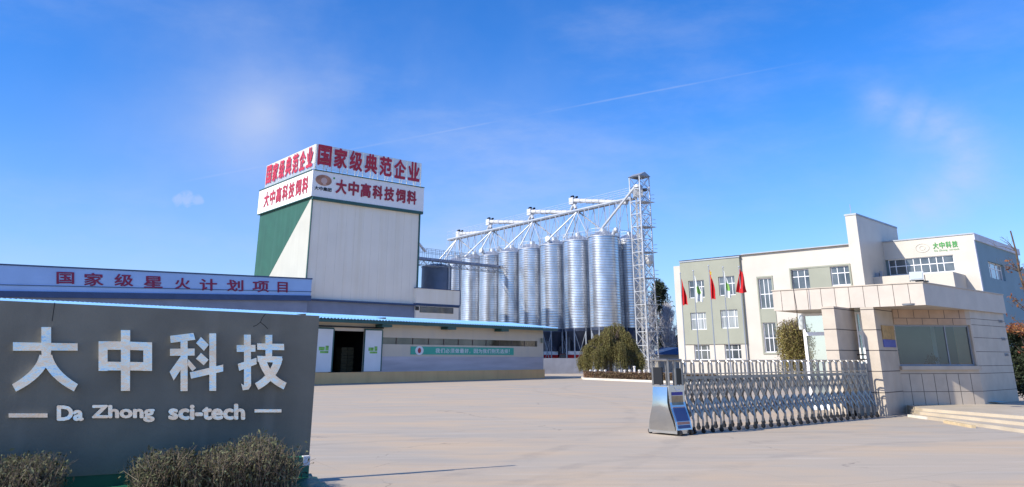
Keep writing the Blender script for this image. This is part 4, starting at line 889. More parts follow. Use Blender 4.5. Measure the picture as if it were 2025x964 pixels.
# steps
A0, B0 = G(1814, 827), G(2060, 862); A2, B2 = G(1824, 808, zpl), G(2060, 826, zpl)
st_ = thing('entrance_steps', (A0.x + 2, A0.y, 0), 'three broad stone steps in front of the gatehouse window', 'steps')
far = [Vector((19, 22)), Vector((19, 28.6)), Vector(W2) + Vector((.3, 0)), W0 + ds * .1, W0 + ds * -.3]
for k in range(3):
    f = k / 2; a = A0.xy.lerp(A2.xy, f); b = B0.xy.lerp(B2.xy, f); z = zpl / 3 * (k + 1)
    m = MB(); m.prism([a, b, *far[:2], *far[2:4], W0 + Vector((.04, -.0)) + (a - W0) * .1], 0, z - .0); m.build('step', stepm, st_)
for u0, u1, v0, v1, lab, c in ((1795, 1833, 824, 829, 'short worn kerb at the foot of the right pier', kerbp), (1866, 1922, 836, 846, 'yellow painted kerb lying before the stone steps', mat('ochre_kerb', (.54, .42, .25), .7, var=.2, scale=6))):
    p, q = G(u0, v0 + 1), G(u1, v1 + 1); F = Face(p.xy, q.xy - p.xy); m = MB(); l = (q.xy - p.xy).length
    n = 3 if c is kerbp else 1
    m.fbox(F, 0, l, 0, .07, -.1, 0)
    tag(m.build('kerb_block', c), lab, 'kerb')

# ================================================================== folding gate
g0 = G(1366, 860); g1p = G(1737, 826); gd = (g1p.xy - g0.xy).normalized(); GL = (g1p.xy - g0.xy).length
gF = Face(g0.xy, gd); n_out = gF.n                                 # s along the gate, o towards the camera
gate = thing('folding_gate', (*(g0.xy + gd * GL / 2 - n_out * .35), 0), 'stainless steel folding gate drawn out from the right pier', 'gate')
HG = 1.60; CW = .36                                                # gate height, half depth at the foot
gc = g0.xy - n_out * CW
def gp(a, c, z): q = gc + gd * a + n_out * c; return (q.x, q.y, z)
NF = 26; a_first = .16; pitch_ = (GL - a_first) / (NF - 1)
prof = [(.34, .09), (.34, .30), (.30, .46), (.22, .66), (.185, .80), (.18, 1.0), (.18, HG - .10), (.165, HG - .035), (.12, HG), (0, HG)]
full = prof + [(-c, z) for c, z in prof[-2::-1]]
m = MB(); m.path([gp(0, c, z) for c, z in full], .024, 6)
m.tube(gp(0, -.18, 1.30), gp(0, .18, 1.30), .014, 5); m.tube(gp(0, -.30, .45), gp(0, .30, .45), .018, 5)
for c in (-.18, .18): m.tube(gp(-.0, c, 1.16), gp(.0, c, 1.24), .034, 6)
fr0 = m.build('frame', steel_g, gate); fr0.location += Vector((gd.x * a_first, gd.y * a_first, 0))
for c in (-.34, .34):
    m = MB(); m.tube(gp(-.02, c, .055), gp(.02, c, .055), .055, 12); m.hexa([gp(-.03, c - .03, .07), gp(.03, c - .03, .07), gp(.03, c + .03, .07), gp(-.03, c + .03, .07)], [gp(-.02, c - .025, .16), gp(.02, c - .025, .16), gp(.02, c + .025, .16), gp(-.02, c + .025, .16)])
    cas = m.build("caster", black, gate); cas.parent = fr0
m = MB(); hw = .029
def bar(a0, z0, a1, z1, c, cc): 
    d = Vector((a1 - a0, z1 - z0)).normalized(); px, pz = -d.y * hw, d.x * hw
    m.hexa([gp(a0 + px, c[0], z0 + pz), gp(a0 - px, c[0], z0 - pz), gp(a0 - px, c[0] - .012, z0 - pz), gp(a0 + px, c[0] - .012, z0 + pz)], [gp(a1 + px, c[1], z1 + pz), gp(a1 - px, c[1], z1 - pz), gp(a1 - px, c[1] - .012, z1 - pz), gp(a1 + px, c[1] - .012, z1 + pz)])
lv = [(.32, .31), (.76, .205), (1.20, .195)]
for sgn in (1, -1):
    for i in range(2):
        (za, ca), (zb_, cb) = lv[i], lv[i + 1]
        bar(0, za, pitch_, zb_, (sgn * ca, sgn * cb), 0); bar(pitch_, za, 0, zb_, (sgn * ca + .014, sgn * cb + .014), 0)
    bar(0, 1.22, pitch_, 1.22, (sgn * .2, sgn * .2), 0)
sc0 = m.build('scissor_bars', steel_g, gate); sc0.location += Vector((gd.x * a_first, gd.y * a_first, 0))
for k in range(1, NF):
    c = copy_tree(fr0, gate); c.location = fr0.location + Vector((gd.x, gd.y, 0)) * pitch_ * k
    if k < NF - 1: c = sc0.copy(); COL.objects.link(c); c.parent = gate; c.location = sc0.location + Vector((gd.x, gd.y, 0)) * pitch_ * k
# drive head
hp = [(.42, .04), (.42, .12), (.385, .30), (.29, .56), (.255, .70), (.25, 1.06)]
full = hp + [(-c, z) for c, z in hp[::-1]]
HL = .54
m = MB(); m.hexa([gp(-HL, c, z) for c, z in full], [gp(-.0, c, z) for c, z in full]); m.m = 1
head = m.build('drive_head', [mat('brushed_steel', (.58, .57, .54), .26, metal=.95, var=.05, scale=2.5, bump=.04, bscale=3), mat('polished_steel', (.52, .54, .55), .10, metal=1.0, var=.06, scale=2, bump=.08, bscale=2)], gate)
m = MB(); nz_ = 14                                               # slightly bulged polished sheet on the end of the head
def cat_(z):
    for (c1, z1_), (c2, z2_) in zip(hp, hp[1:]):
        if z1_ <= z <= z2_: return c1 + (c2 - c1) * (z - z1_) / (z2_ - z1_)
    return .25
for j in range(nz_ + 1):
    z = .10 + .93 * j / nz_; e = cat_(z) - .035; bl = .004 + .075 * math.sin(math.pi * min(1, max(0, (j / nz_) * .96 + .02))) ** 1.0
    for i in range(7): t_ = i / 6; m.v.append(gp(-HL - .003 - bl * .55 - .012 * math.sin(math.pi * t_), -e + 2 * e * t_, z))
for j in range(nz_):
    for i in range(6): m.f.append((j * 7 + i, j * 7 + i + 1, (j + 1) * 7 + i + 1, (j + 1) * 7 + i)); m.mi.append(0)
m.build('end_panel', _M['polished_steel'], head, True)
m = MB()
for a in (-HL + .03, -HL / 2, -.03):
    for c in (-.235, .235):
        m.tube(gp(a, c, 1.062), gp(a, c, HG + .02), .026, 6)
for c in (-.235, .235): m.tube(gp(-HL + .03, c, HG + .02), gp(-.03, c, HG + .02), .028, 6)
for a in (-HL + .03, -HL / 2, -.03): m.tube(gp(a, -.235, HG + .02), gp(a, .235, HG + .02), .028, 6)
m.build('cage', steel_g, head)
m = MB()
m.hexa([gp(-HL + .01, -.2, 1.08), gp(-HL + .01, .06, 1.08), gp(-HL + .05, .06, 1.08), gp(-HL + .05, -.2, 1.08)], [gp(-HL + .01, -.2, 1.46), gp(-HL + .01, .06, 1.46), gp(-HL + .05, .06, 1.46), gp(-HL + .05, -.2, 1.46)]); m.build('display_panel', black, head)
m = MB(); m.hexa([gp(-HL / 2 + .04, .2, 1.08), gp(-.06, .2, 1.08), gp(-.06, .235, 1.08), gp(-HL / 2 + .04, .235, 1.08)], [gp(-HL / 2 + .04, .2, 1.44), gp(-.06, .2, 1.44), gp(-.06, .235, 1.44), gp(-HL / 2 + .04, .235, 1.44)]); m.build('display_panel', black, head)
def hside(a0, a1, z0, z1, o):                                    # a strip on the flared side of the head
    def cz(z):
        for (c1, zz1), (c2, zz2) in zip(hp, hp[1:]):
            if zz1 <= z <= zz2: return c1 + (c2 - c1) * (z - zz1) / (zz2 - zz1)
        return .25
    zs = sorted({z0, z1, *[z for _, z in hp if z0 < z < z1]})
    for za, zb_ in zip(zs, zs[1:]):
        m.hexa([gp(a0, cz(za) + .001, za), gp(a1, cz(za) + .001, za), gp(a1, cz(za) + o, za), gp(a0, cz(za) + o, za)], [gp(a0, cz(zb_) + .001, zb_), gp(a1, cz(zb_) + .001, zb_), gp(a1, cz(zb_) + o, zb_), gp(a0, cz(zb_) + o, zb_)])
m = MB(); hside(-HL + .06, -.05, .30, .58, .006); hside(-HL + .06, -.05, .15, .22, .006); m.build('side_stripe', mat('sky_sheen_blue', (.06, .09, .22), .4), head)  # blue strips paint the sheen of the sky onto the steel side
m = MB(); hside(-HL + .06, -.05, .23, .29, .006); hside(-HL + .06, -.05, .585, .60, .006); m.build('side_stripe', mat('copper_stripe', (.50, .22, .14), .4), head)
m = MB(); hside(-HL + .08, -.07, .64, .84, .006); m.build('side_panel', mat('bronze_panel', (.30, .22, .14), .3, metal=.6, var=.3, scale=5), head)
m = MB(); hside(-HL + .08, -.07, .85, .92, .007); m.build('badge', mat('badge_blue', (.04, .035, .26), .4), head)
m = MB(); m.hexa([gp(-HL / 2 - .08, .252, 1.02), gp(-HL / 2 - .04, .252, 1.02), gp(-HL / 2 - .04, .26, 1.02), gp(-HL / 2 - .08, .26, 1.02)], [gp(-HL / 2 - .02, .252, .95), gp(-HL / 2 + .02, .252, .96), gp(-HL / 2 + .02, .26, .96), gp(-HL / 2 - .02, .26, .95)])
m.hexa([gp(-HL / 2 - .02, .2525, .95), gp(-HL / 2 + .12, .2525, .95), gp(-HL / 2 + .12, .2605, .95), gp(-HL / 2 - .02, .2605, .95)], [gp(-HL / 2 - .02, .2525, .97), gp(-HL / 2 + .14, .2525, .98), gp(-HL / 2 + .14, .2605, .98), gp(-HL / 2 - .02, .2605, .97)]); m.build('emblem', white, head)
for a, c in ((-HL + .08, .44), (-.08, .44), (-HL + .08, -.44), (-.08, -.44)):
    m = MB(); m.tube(gp(a - .02, c, .06), gp(a + .02, c, .06), .06, 12); m.build('caster', black, head)

# ================================================================== flagpoles and flags
fps = [((1346, 543), 1356, 'leftmost flagpole, its red flag hanging limp'), ((1373, 538), 1383, 'second flagpole from left, flying a furled white and green flag'), ((1402, 528), 1415, 'middle flagpole, flying the red flag with yellow stars'),
       ((1431, 531), 1444, 'fourth flagpole from left, flying a white and green flag'), ((1463, 530), 1477, 'rightmost flagpole, flying the widest red flag')]
YP = 62.0; k = 0
spec = [(.35, 2.6, .0, 'limp red flag on the leftmost pole', redflag), (.42, 2.4, .1, 'furled white flag with green on the second pole from left', whiteflag), (.45, 2.7, .0, 'red flag with small yellow stars on the middle pole', redflag),
        (.42, 2.6, .1, 'white flag with a green patch on the fourth pole from left', whiteflag), (.85, 1.9, .0, 'widest red flag, on the rightmost pole', redflag)]
fw = [(9, 58), (14, 57), (9, 62), (12, 56), (23, 47)]
for (tu, ub, lab), (wd, hg, _, flab, fm), (pw, ph) in zip(fps, spec, fw):
    b = at(ub, 712, YP); t = at(*tu, YP); P = (b.x, YP, 0); zt = t.z
    pt = thing('flagpole', P, lab, 'flagpole', 'flagpoles before the office')
    m = MB(); m.tube((b.x, YP, .0), (b.x, YP, zt), .055, 8, .03); m.build('pole', strut_d, pt, True)
    m = MB(); m.lathe((b.x, YP, zt), [(.01, 0), (.07, .05), (.07, .1), (.01, .15)], 10); m.build('finial', strut, pt)
    m = MB(); m.box(b.x - .2, b.x + .2, YP - .2, YP + .2, 0, .25); m.build('base', kerbp, pt)
    W_ = pw / 1592 * YP; H_ = ph / 1592 * YP; nx, nz = 14, 18; V = []
    ang = .5; sg = -1 if k == 4 else 1
    for j in range(nz + 1):
        f = j / nz
        for i in range(nx + 1):
            e = i / nx
            wloc = W_ * (.12 + .88 * min(1, f * 1.35 + .12) * (1 - .25 * max(0, f - .75) * 4 * (1 - e)))
            drop = .42 * H_ * e * (1 - .55 * f) if k != 4 else .18 * H_ * e
            x = sg * e * wloc * (-1 if k == 4 else 1) ; x = e * wloc if k != 4 else (e - .55 * 0) * wloc
            y = .16 * math.sin(e * 9 + f * 2.2 + k) * (.3 + f) * min(1, e * 3)
            z = zt - .15 - f * H_ * .98 * (1 - .0 * e) - drop * (1 - f) * .6 - .05 * math.sin(e * 7 + k)
            V.append((b.x + .045 + (x if k != 4 else -.5 * W_ * f + e * W_ * (.25 + .75 * f)) + .02 * math.sin(f * 6), YP - .02 + y, z))
    mb = MB(); mb.v = V
    for j in range(nz):
        for i in range(nx):
            mb.f.append((j * (nx + 1) + i, j * (nx + 1) + i + 1, (j + 1) * (nx + 1) + i + 1, (j + 1) * (nx + 1) + i)); e, f = i / nx, j / nz
            gi = 0
            if k in (1, 3): gi = 1 if (.3 < f < .72 and ((e - .5) ** 2 / .12 + (f - .52) ** 2 / .03) < 1) else 0
            mb.mi.append(gi)
    fo = mb.build('flag', [fm, mat('green_cloth', (.25, .5, .12), .8, transl=.25)] if k in (1, 3) else fm, None, True); tag(fo, flab, 'flag', 'flags on the poles')
    if k == 2:
        s_ = MB()
        for (e, f, r) in ((.22, .16, .17), (.42, .09, .07), (.52, .15, .07), (.52, .23, .07), (.42, .30, .07)):
            i, j = int(e * nx), int(f * nz); c = Vector(V[j * (nx + 1) + i]) + Vector((0, -.10, 0)); pts = []
            for q in range(10): rr = r if q % 2 == 0 else r * .4; a = math.pi / 2 + q * math.pi / 5; pts.append((c.x + rr * math.cos(a) * .7, c.y, c.z + rr * math.sin(a)))
            s_.hexa(pts, [(x, y - .01, z) for x, y, z in pts])
        s_.build('star', yellow, fo)
    k += 1

# ================================================================== sign wall
wr = at(619, 800, 12.0); wlft = at(0, 800, 10.2); SWF = Face(wr.xy, wr.xy - wlft.xy)
sL_ = SWF.pix(-140, 800)[0]; sR = 0.0; print('wall angle', math.degrees(math.atan2((wr - wlft).y, (wr - wlft).x)))
zTl, zTr = SWF.pix(0, 595)[1], SWF.pix(628, 625)[1]; s_at0 = SWF.pix(0, 700)[0]
ztop = lambda a: zTr + (zTl - zTr) * a / s_at0
zB0 = SWF.pix(200, 937)[1]; zB1 = SWF.pix(600, 918)[1]; zB = (zB0 + zB1) / 2
sw_ = thing('sign_wall', SWF.W(sL_ / 2, 0, 0), 'dark grey sign wall carrying big crinkled steel characters', 'sign wall')
m = MB(); m.fpoly(SWF, [(sL_, zB), (0, zB), (0, ztop(0)), (sL_, ztop(sL_))], -.07, 0); m.build('panel', signgrey, sw_)
m = MB(); m.fbox(SWF, sL_ + .02, -.04, 0, zB, -.06, -.01); m.build('plinth', mat('green_plinth', (.02, .11, .06), .6, var=.2, scale=2), sw_)
m = MB(); random.seed(3)
for (pts) in ([(225, 205), (221, 235), (216, 268), (214, 282)], [(1092, 250), (1078, 268), (1070, 286)], [(1070, 286), (1088, 300), (1101, 314)], [(1070, 286), (1052, 300), (1040, 303)]):
    for (a, b), (c, d) in zip(pts, pts[1:]):
        p = SWF.pix(a * 640 / 1330, 500 + b * 464 / 964); q = SWF.pix(c * 640 / 1330, 500 + d * 464 / 964); dd = (Vector(q) - Vector(p)).normalized(); nx, nz = -dd.y * .004, dd.x * .004
        m.hexa([SWF.W(p[0] - nx, p[1] - nz, .0005), SWF.W(p[0] + nx, p[1] + nz, .0005), SWF.W(q[0] + nx, q[1] + nz, .0005), SWF.W(q[0] - nx, q[1] - nz, .0005)], [SWF.W(p[0] - nx, p[1] - nz, .0025), SWF.W(p[0] + nx, p[1] + nz, .0025), SWF.W(q[0] + nx, q[1] + nz, .0025), SWF.W(q[0] - nx, q[1] - nz, .0025)])
m.build('hairline_crack', mat('crack_black', (.02, .02, .02), .9), sw_)
def zp(x, y, o=.05): return SWF.pix(x * 640 / 1330, 500 + y * 464 / 964, o)
def arc(p0, p1, p2, w0, w1, n=8):                                # tapered stroke along a quadratic curve
    out = []
    P = [Vector(p0), Vector(p1), Vector(p2)]; q = []
    for i in range(n + 1):
        t = i / n; c = P[0] * (1 - t) ** 2 + P[1] * 2 * t * (1 - t) + P[2] * t * t; d = ((P[1] - P[0]) * (1 - t) + (P[2] - P[1]) * t).normalized(); w = w0 + (w1 - w0) * t
        q.append((c + Vector((-d.y, d.x)) * w / 2, c - Vector((-d.y, d.x)) * w / 2))
    return [[q[i][0], q[i + 1][0], q[i + 1][1], q[i][1]] for i in range(n)]
chars = [
  [[(53, 368), (170, 370), (170, 403), (53, 403)], [(210, 371), (319, 373), (319, 403), (210, 402)], [(170, 306), (210, 306), (210, 402), (207, 440), (190, 470), (172, 440), (170, 402)]] + arc((185, 425), (165, 500), (58, 556), 46, 34) + arc((192, 425), (212, 500), (312, 555), 46, 34),
  [[(405, 364), (497, 365), (497, 399), (405, 399)], [(535, 366), (625, 369), (625, 403), (535, 400)], [(405, 399), (442, 399), (442, 486), (405, 486)], [(589, 402), (625, 403), (625, 486), (589, 486)], [(442, 448), (497, 449), (497, 484), (442, 484)], [(535, 449), (589, 450), (589, 485), (535, 484)], [(497, 318), (535, 319), (534, 568), (497, 568)]],
  [[(699, 342), (795, 330), (803, 358), (702, 371)], [(699, 395), (800, 394), (800, 423), (699, 424)], [(742, 366), (771, 363), (771, 569), (742, 569)], [(741, 428), (760, 455), (714, 525), (697, 490)], [(774, 438), (806, 474), (790, 488), (771, 462)], [(826, 347), (858, 379), (838, 404), (806, 372)], [(826, 412), (857, 440), (837, 463), (805, 436)], [(780, 492), (917, 460), (917, 488), (785, 518)], [(860, 332), (888, 332), (888, 568), (860, 568)]],
  [[(1003, 337), (1031, 337), (1032, 548), (1003, 548)], [(1003, 546), (1032, 546), (1022, 562), (998, 566), (991, 537)], [(973, 380), (1050, 379), (1050, 407), (973, 408)], [(977, 457), (1054, 432), (1055, 458), (983, 486)], [(1057, 373), (1167, 375), (1168, 401), (1057, 399)], [(1091, 338), (1119, 338), (1118, 428), (1091, 428)], [(1057, 424), (1160, 427), (1155, 452), (1059, 449)]] + arc((1145, 432), (1128, 510), (1054, 550), 34, 30) + arc((1078, 446), (1098, 515), (1170, 548), 32, 30)]
for strokes in chars:
    m = MB()
    for i, st in enumerate(strokes):
        th = .045 + .0016 * i
        m.fpoly(SWF, [zp(x, y) for x, y in st], .0012, th)
    m.build('character', film, sw_)
for (x0, y0, x1, y1) in ((35, 661, 195, 678), (1047, 644, 1158, 657)):
    m = MB(); m.fpoly(SWF, [zp(x0, y0), zp(x1, y0), zp(x1, y1), zp(x0, y1)], .0012, .03); m.build('dash', film, sw_)
for word, x0, x1, y0, y1 in (('Da', 233, 344, 628, 692), ('Zhong', 376, 636, 626, 697), ('sci-tech', 692, 1008, 621, 688)):
    a, b = zp(x0, (y0 + y1) / 2), zp(x1, (y0 + y1) / 2); xm = (x0 + x1) / 2; z1_, z0_ = zp(xm, y0)[1], zp(xm, y1)[1]
    m = MB(); word_on(m, SWF, word, (zp(x0, y1), zp(x1, y1), zp(x1, y0), zp(x0, y0)), .001, .044, .04); m.build('lettering', film, sw_)
# green tarpaulin and small box at its foot
m = MB(); nx, ny = 60, 12
for j in range(ny + 1):
    for i in range(nx + 1):
        a = sL_ + (0.05 - sL_) * i / nx; o = -.02 + 1.3 * j / ny; z = .02 + .03 * math.sin(i * .9 + j * .7) * math.sin(j * .8 + i * .23) * (j > 0) + .05 * (1 - j / ny)
        m.v.append(SWF.W(a, z + .012, o))
for j in range(ny):
    for i in range(nx): m.f.append((j * (nx + 1) + i, j * (nx + 1) + i + 1, (j + 1) * (nx + 1) + i + 1, (j + 1) * (nx + 1) + i)); m.mi.append(0)
tag(m.build('green_tarpaulin', tarp, None, True), 'dark green sheet lying along the foot of the grey sign wall', 'tarpaulin')
q = SWF.pix(592, 930, .25); bxF = SWF.off(.25); bx = thing('utility_box', bxF.W(-.25, 0, -.1), 'small green box with a white corner at right end of the sign wall', 'box')
m = MB(); a0 = bxF.pix(574, 930)[0]; a1_ = bxF.pix(611, 930)[0]; zt = bxF.pix(595, 905)[1]; m.fbox(bxF, a0, a1_, 0, zt, -.2, 0); m.build('body', mat('box_green', (.03, .17, .11), .5, var=.15), bx)
m = MB(); m.fbox(bxF, a1_ - .09, a1_ + .004, zt - .11, zt + .012, -.1, .006); m.build('white_corner', white, bx)
m = MB()
for k in range(14):
    a, b = 2 * math.pi * k / 16 + .6, 2 * math.pi * (k + 1) / 16 + .6; c = (a1_ - .06, zt - .24); m.tube(bxF.W(c[0] + .045 * math.cos(a), c[1] + .05 * math.sin(a), .004), bxF.W(c[0] + .045 * math.cos(b), c[1] + .05 * math.sin(b), .004), .007, 4)
m.build('ring_mark', black, bx)

# ================================================================== plants
def blades(name, base, tips, w_, m, parent):
    """thin upright twigs, each a narrow three sided spike"""
    mb = MB()
    for b, t in zip(base, tips): mb.tube(b, t, w_, 3, w_ * .35)
    return mb.build(name, m, parent)
def dry_hedge(u0, u1, v_l, v_r, o0, o1, lab, n):
    F = SWF.off(o0); a0, a1 = F.pix(u0, 940)[0], F.pix(u1, 940)[0]
    zl, zr = F.pix(u0, v_l)[1], F.pix(u1, v_r)[1]; t = thing('dry_hedge', F.W((a0 + a1) / 2, 0, 0), lab, 'hedge', 'dry hedges before the sign wall')
    B, T, Lf = [], [], []
    for i in range(n):
        a = random.uniform(a0, a1); o = random.uniform(0, o1 - o0); f = (a - a0) / (a1 - a0); hz = (zl + (zr - zl) * f)
        edge = min(1, min(f, 1 - f) * 7 + .55); hz *= edge * random.uniform(.72, 1.0) * (1 - .12 * abs(o / (o1 - o0) - .4)) * (1 + .10 * math.sin(a * 5.1) + .06 * math.sin(a * 13))
        b = Vector(F.W(a + random.gauss(0, .05), 0.0, o)); tp_ = Vector(F.W(a + random.gauss(0, .10), hz, o + random.gauss(0, .08)))
        B.append(b); T.append(tp_)
        for q in range(random.randint(1, 2)):
            s = b.lerp(tp_, random.uniform(.4, .8)); e = s + Vector((random.gauss(0, .09), random.gauss(0, .09), random.uniform(.08, .2))); e.z = min(e.z, hz + .02); B.append(s); T.append(e)
        for q in range(10):
            c = b.lerp(tp_, random.uniform(.22, 1.0) ** .8); Lf.append((c.x + random.gauss(0, .045), c.y + random.gauss(0, .045), c.z + random.gauss(0, .03)))
    blades('twigs', B, T, .005, drytwig, t); leafcloud('leaves', Lf, .022, dryleaf, t, aspect=2.4)
dry_hedge(268, 560, 888, 856, .40, 1.25, 'larger dry brown hedge under the latin letters of the sign wall', 900)
dry_hedge(-120, 112, 888, 900, .35, 1.15, 'smaller dry hedge at the left foot of the sign wall', 700)

# round bed with weeping willow
bq = G(1158, 752); bed_y = bq.y; bed = [(1156, 751), (1300, 757), (1420, 760)]
P_ = [G(*x) for x in bed]; Pb = [at(1420, 715, bed_y + 14), at(1180, 715, bed_y + 14)]
poly = [p.xy for p in P_] + [p.xy for p in Pb] + [at(1152, 720, bed_y + 6).xy]
m = MB(); m.prism(poly, 0, .12); kb = m.build('planting_bed', mat('bed_soil', (.16, .12, .085), .95, var=.3, scale=3)); tag(kb, 'raised planting bed holding the weeping willow and a clipped hedge', 'planting bed', kind='structure')
m = MB()
for a, b in zip(poly[-1:] + poly[:2], poly[:3]):
    d = (b - a).normalized(); n = Vector((d.y, -d.x)); m.prism([a, b, b + n * .15, a + n * .15], 0, .15)
tag(m.build('bed_kerb', kerbp), 'pale kerb along the front of the planting bed', 'kerb', kind='structure')
ch_ = thing('clipped_hedge', (*(poly[0].lerp(poly[2], .5)), .12), 'low clipped reddish brown hedge along the bed kerb under the willow', 'hedge')
Lf, B, T = [], [], []
for i in range(16000):
    f = random.random(); a = poly[0].lerp(poly[1], f / .5) if f < .5 else poly[1].lerp(poly[2], (f - .5) / .5); o = random.uniform(.22, 1.15); z = .14 + .50 * random.random() ** .7 + .03 * math.sin(f * 60)
    Lf.append((a.x + .1 * random.gauss(0, .4) + .05, a.y + o, z))
for i in range(900):
    f = random.random(); a = poly[0].lerp(poly[2], f); o = random.uniform(.2, 1.1); B.append((a.x, a.y + o, .12)); T.append((a.x + random.gauss(0, .06), a.y + o + random.gauss(0, .05), .55 + random.uniform(0, .18)))
leafcloud('leaves', Lf, .05, brownhedge, ch_); blades('twigs', B, T, .012, mat('red_twig', (.20, .10, .06), .85, island=.4), ch_)

def limbs(mb, base, top, r, rng_, n=5, spread=1.0):
    base, top = Vector(base), Vector(top); pts = [base]
    for i in range(1, n + 1): f = i / n; pts.append(base.lerp(top, f) + Vector((random.gauss(0, .05 * spread), random.gauss(0, .05 * spread), 0)) * (top - base).length * .3)
    mb.path(pts, r, 6, r * .35); return pts
# willow
wq = at(1209, 735, bed_y + 4.0); wx, wy = wq.x, wq.y; wt = thing('weeping_willow', (wx, wy, .12), 'weeping willow with an olive crown hanging down to the planting bed', 'tree')
ztw = at(1212, 632, wy).z; rw = 66 / 1592 * wy
m = MB(); tr = limbs(m, (wx, wy, .1), (wx + .1, wy, ztw * .55), .2, None, 6)
ends = []
lobes = [(-1.0, .1, .74, .62), (-.30, -.5, .86, .5), (.5, .1, 1.0, .62), (1.30, -.2, .80, .5), (-1.8, -.2, .62, .45), (2.0, .2, .62, .36), (.25, .9, .92, .7), (-1.2, .9, .70, .6), (1.15, 1.0, .76, .5), (.55, -1.0, .66, .4), (-1.0, -1.1, .56, .4), (-2.2, .3, .42, .3), (2.3, -.4, .44, .25)]
for i in range(120):
    lx, ly, lz, lr = lobes[i % len(lobes)]; a = random.uniform(0, 2 * math.pi); rr = lr * math.sqrt(random.random())
    zz = ztw * lz * (1 - .16 * (rr / lr) ** 2) * random.uniform(.95, 1.0); e = Vector((wx + lx * 1.03 + rr * 1.1 * math.cos(a), wy + ly + rr * math.sin(a), zz)); s = tr[random.randint(3, 6)]
    mid_ = s.lerp(e, .55) + Vector((0, 0, .25)); m.path([s, mid_, e], .05, 5, .015); ends.append(e)
m.build('trunk', bark, wt)
Lf = []; tw = MB()
for i in range(2700):
    e = random.choice(ends); a0 = random.uniform(0, 2 * math.pi); sp = abs(random.gauss(0, .2)); x, y = e.x + sp * math.cos(a0), e.y + sp * math.sin(a0); dx, dy = x - wx, y - wy; rr = math.hypot(dx, dy)
    if rr > rw * 1.05: continue
    ztop_ = e.z - sp * .5 + random.uniform(-.05, .12); full_l = ztop_ - .5
    ln = full_l * (random.uniform(.3, .95) if rr < rw * .5 else random.uniform(.5, 1.02)); nL = int(ln / .04) + 3; ph = random.uniform(0, 6); ux, uy = (dx / (rr + .01), dy / (rr + .01))
    clump = .5 + .5 * math.sin(x * 4.3 + 1.2) * math.sin(y * 3.7)
    for j in range(nL):
        f = j / nL; out = .22 * math.sin(min(1, f * 3) * 1.57); z = ztop_ - ln * f + .06 * math.sin(min(1, f * 4) * 3.14)
        if random.random() < .12 + .45 * (clump < .22) + .12 * max(0, f - .6): continue
        Lf.append((x + ux * out + .05 * math.sin(f * 5 + ph) + random.gauss(0, .028), y + uy * out + .05 * math.cos(f * 4 + ph) + random.gauss(0, .028), z))
leafcloud('crown', Lf, .034, willow_l, wt, aspect=3.0, down=.75)
# low white posts behind the hedge
for i, u in enumerate(np.linspace(1168, 1284, 13)):
    if 4 <= i <= 5: continue
    p = at(u, 735, bed_y + 2.0); hgt = .86 if i != 9 else 1.15
    m = MB(); m.lathe((p.x, p.y, .12), [(.13, 0), (.13, .08), (.09, .12), (.11, .35), (.08, hgt - .35), (.12, hgt - .3), (.12, hgt - .22), (.01, hgt - .2)], 10)
    tag(m.build('white_post', mat('whitewash', (.72, .68, .62), .8, var=.2, scale=4), None, True), ('short' if i != 9 else 'taller') + ' white garden post behind the clipped hedge' + ('' if i == 9 else ' under the willow'), 'post', 'white garden posts')

def poplar(u, ub, vt, Y, wpx, leafm, barkm, lab, name, dens, leaf=.10, bare=False, group='trees by the lattice tower'):
    b = at(ub, 715, Y); t = at(u, vt, Y); H = t.z; Wd = wpx / 1592 * Y / 2; tt = thing(name, (b.x, Y, 0), lab, 'tree', group)
    m = MB(); tr = limbs(m, (b.x, Y, 0), (b.x, Y, H * .98), H * .016 + .04, None, 8, .25); Lf = []; 
    for i in range(90 if not bare else 150):
        f = random.uniform(.12, .97); s = Vector((b.x, Y, H * f)); prof_ = math.sin(min(1, (1 - f) * 1.25 + .1) * 1.57) * (1 if f > .3 else .75 + f * .8)
        a = random.uniform(0, 6.283); l = Wd * prof_ * random.uniform(.55, 1.1); e = s + Vector((l * math.cos(a), l * math.sin(a), l * random.uniform(1.0, 2.0)))
        e.z = min(e.z, H); mid_ = s.lerp(e, .5) + Vector((l * .12 * math.cos(a), l * .12 * math.sin(a), 0)); m.path([s, mid_, e], .05, 4, .015)
        if bare:
            for q in range(9): s2 = s.lerp(e, random.uniform(.3, 1)); e2 = s2 + Vector((random.gauss(0, .35), random.gauss(0, .35), random.uniform(.2, 1.0))); m.tube(s2, e2, .022, 3, .008)
        for q in range(dens):
            c = mid_.lerp(e, random.uniform(-.5, 1.05)); Lf.append((c.x + random.gauss(0, .20), c.y + random.gauss(0, .20), c.z + random.gauss(0, .3)))
    m.build('trunk', barkm, tt)
    if Lf: leafcloud('crown', Lf, leaf, leafm, tt)
poplar(1310, 1310, 560, 130, 58, dkleaf, bark, 'tall dark poplar between the lattice elevator and the office', 'poplar_tree', 85, .17)
poplar(1284, 1288, 592, 118, 52, dkleaf, palebark, 'pale bare tree with twigs in front of the dark poplar', 'bare_tree', 3, .08, True)
poplar(1322, 1325, 606, 120, 46, dkleaf, palebark, 'pale bare tree close to the left end of the office', 'bare_tree', 2, .08, True)
poplar(1262, 1266, 640, 124, 50, dkleaf, bark, 'dark bushy tree low behind the lattice elevator and willow', 'dark_tree', 45, .15)
poplar(1352, 1330, 668, 128, 60, dkleaf, bark, 'dark low tree behind the pale house', 'dark_tree', 30, .15)

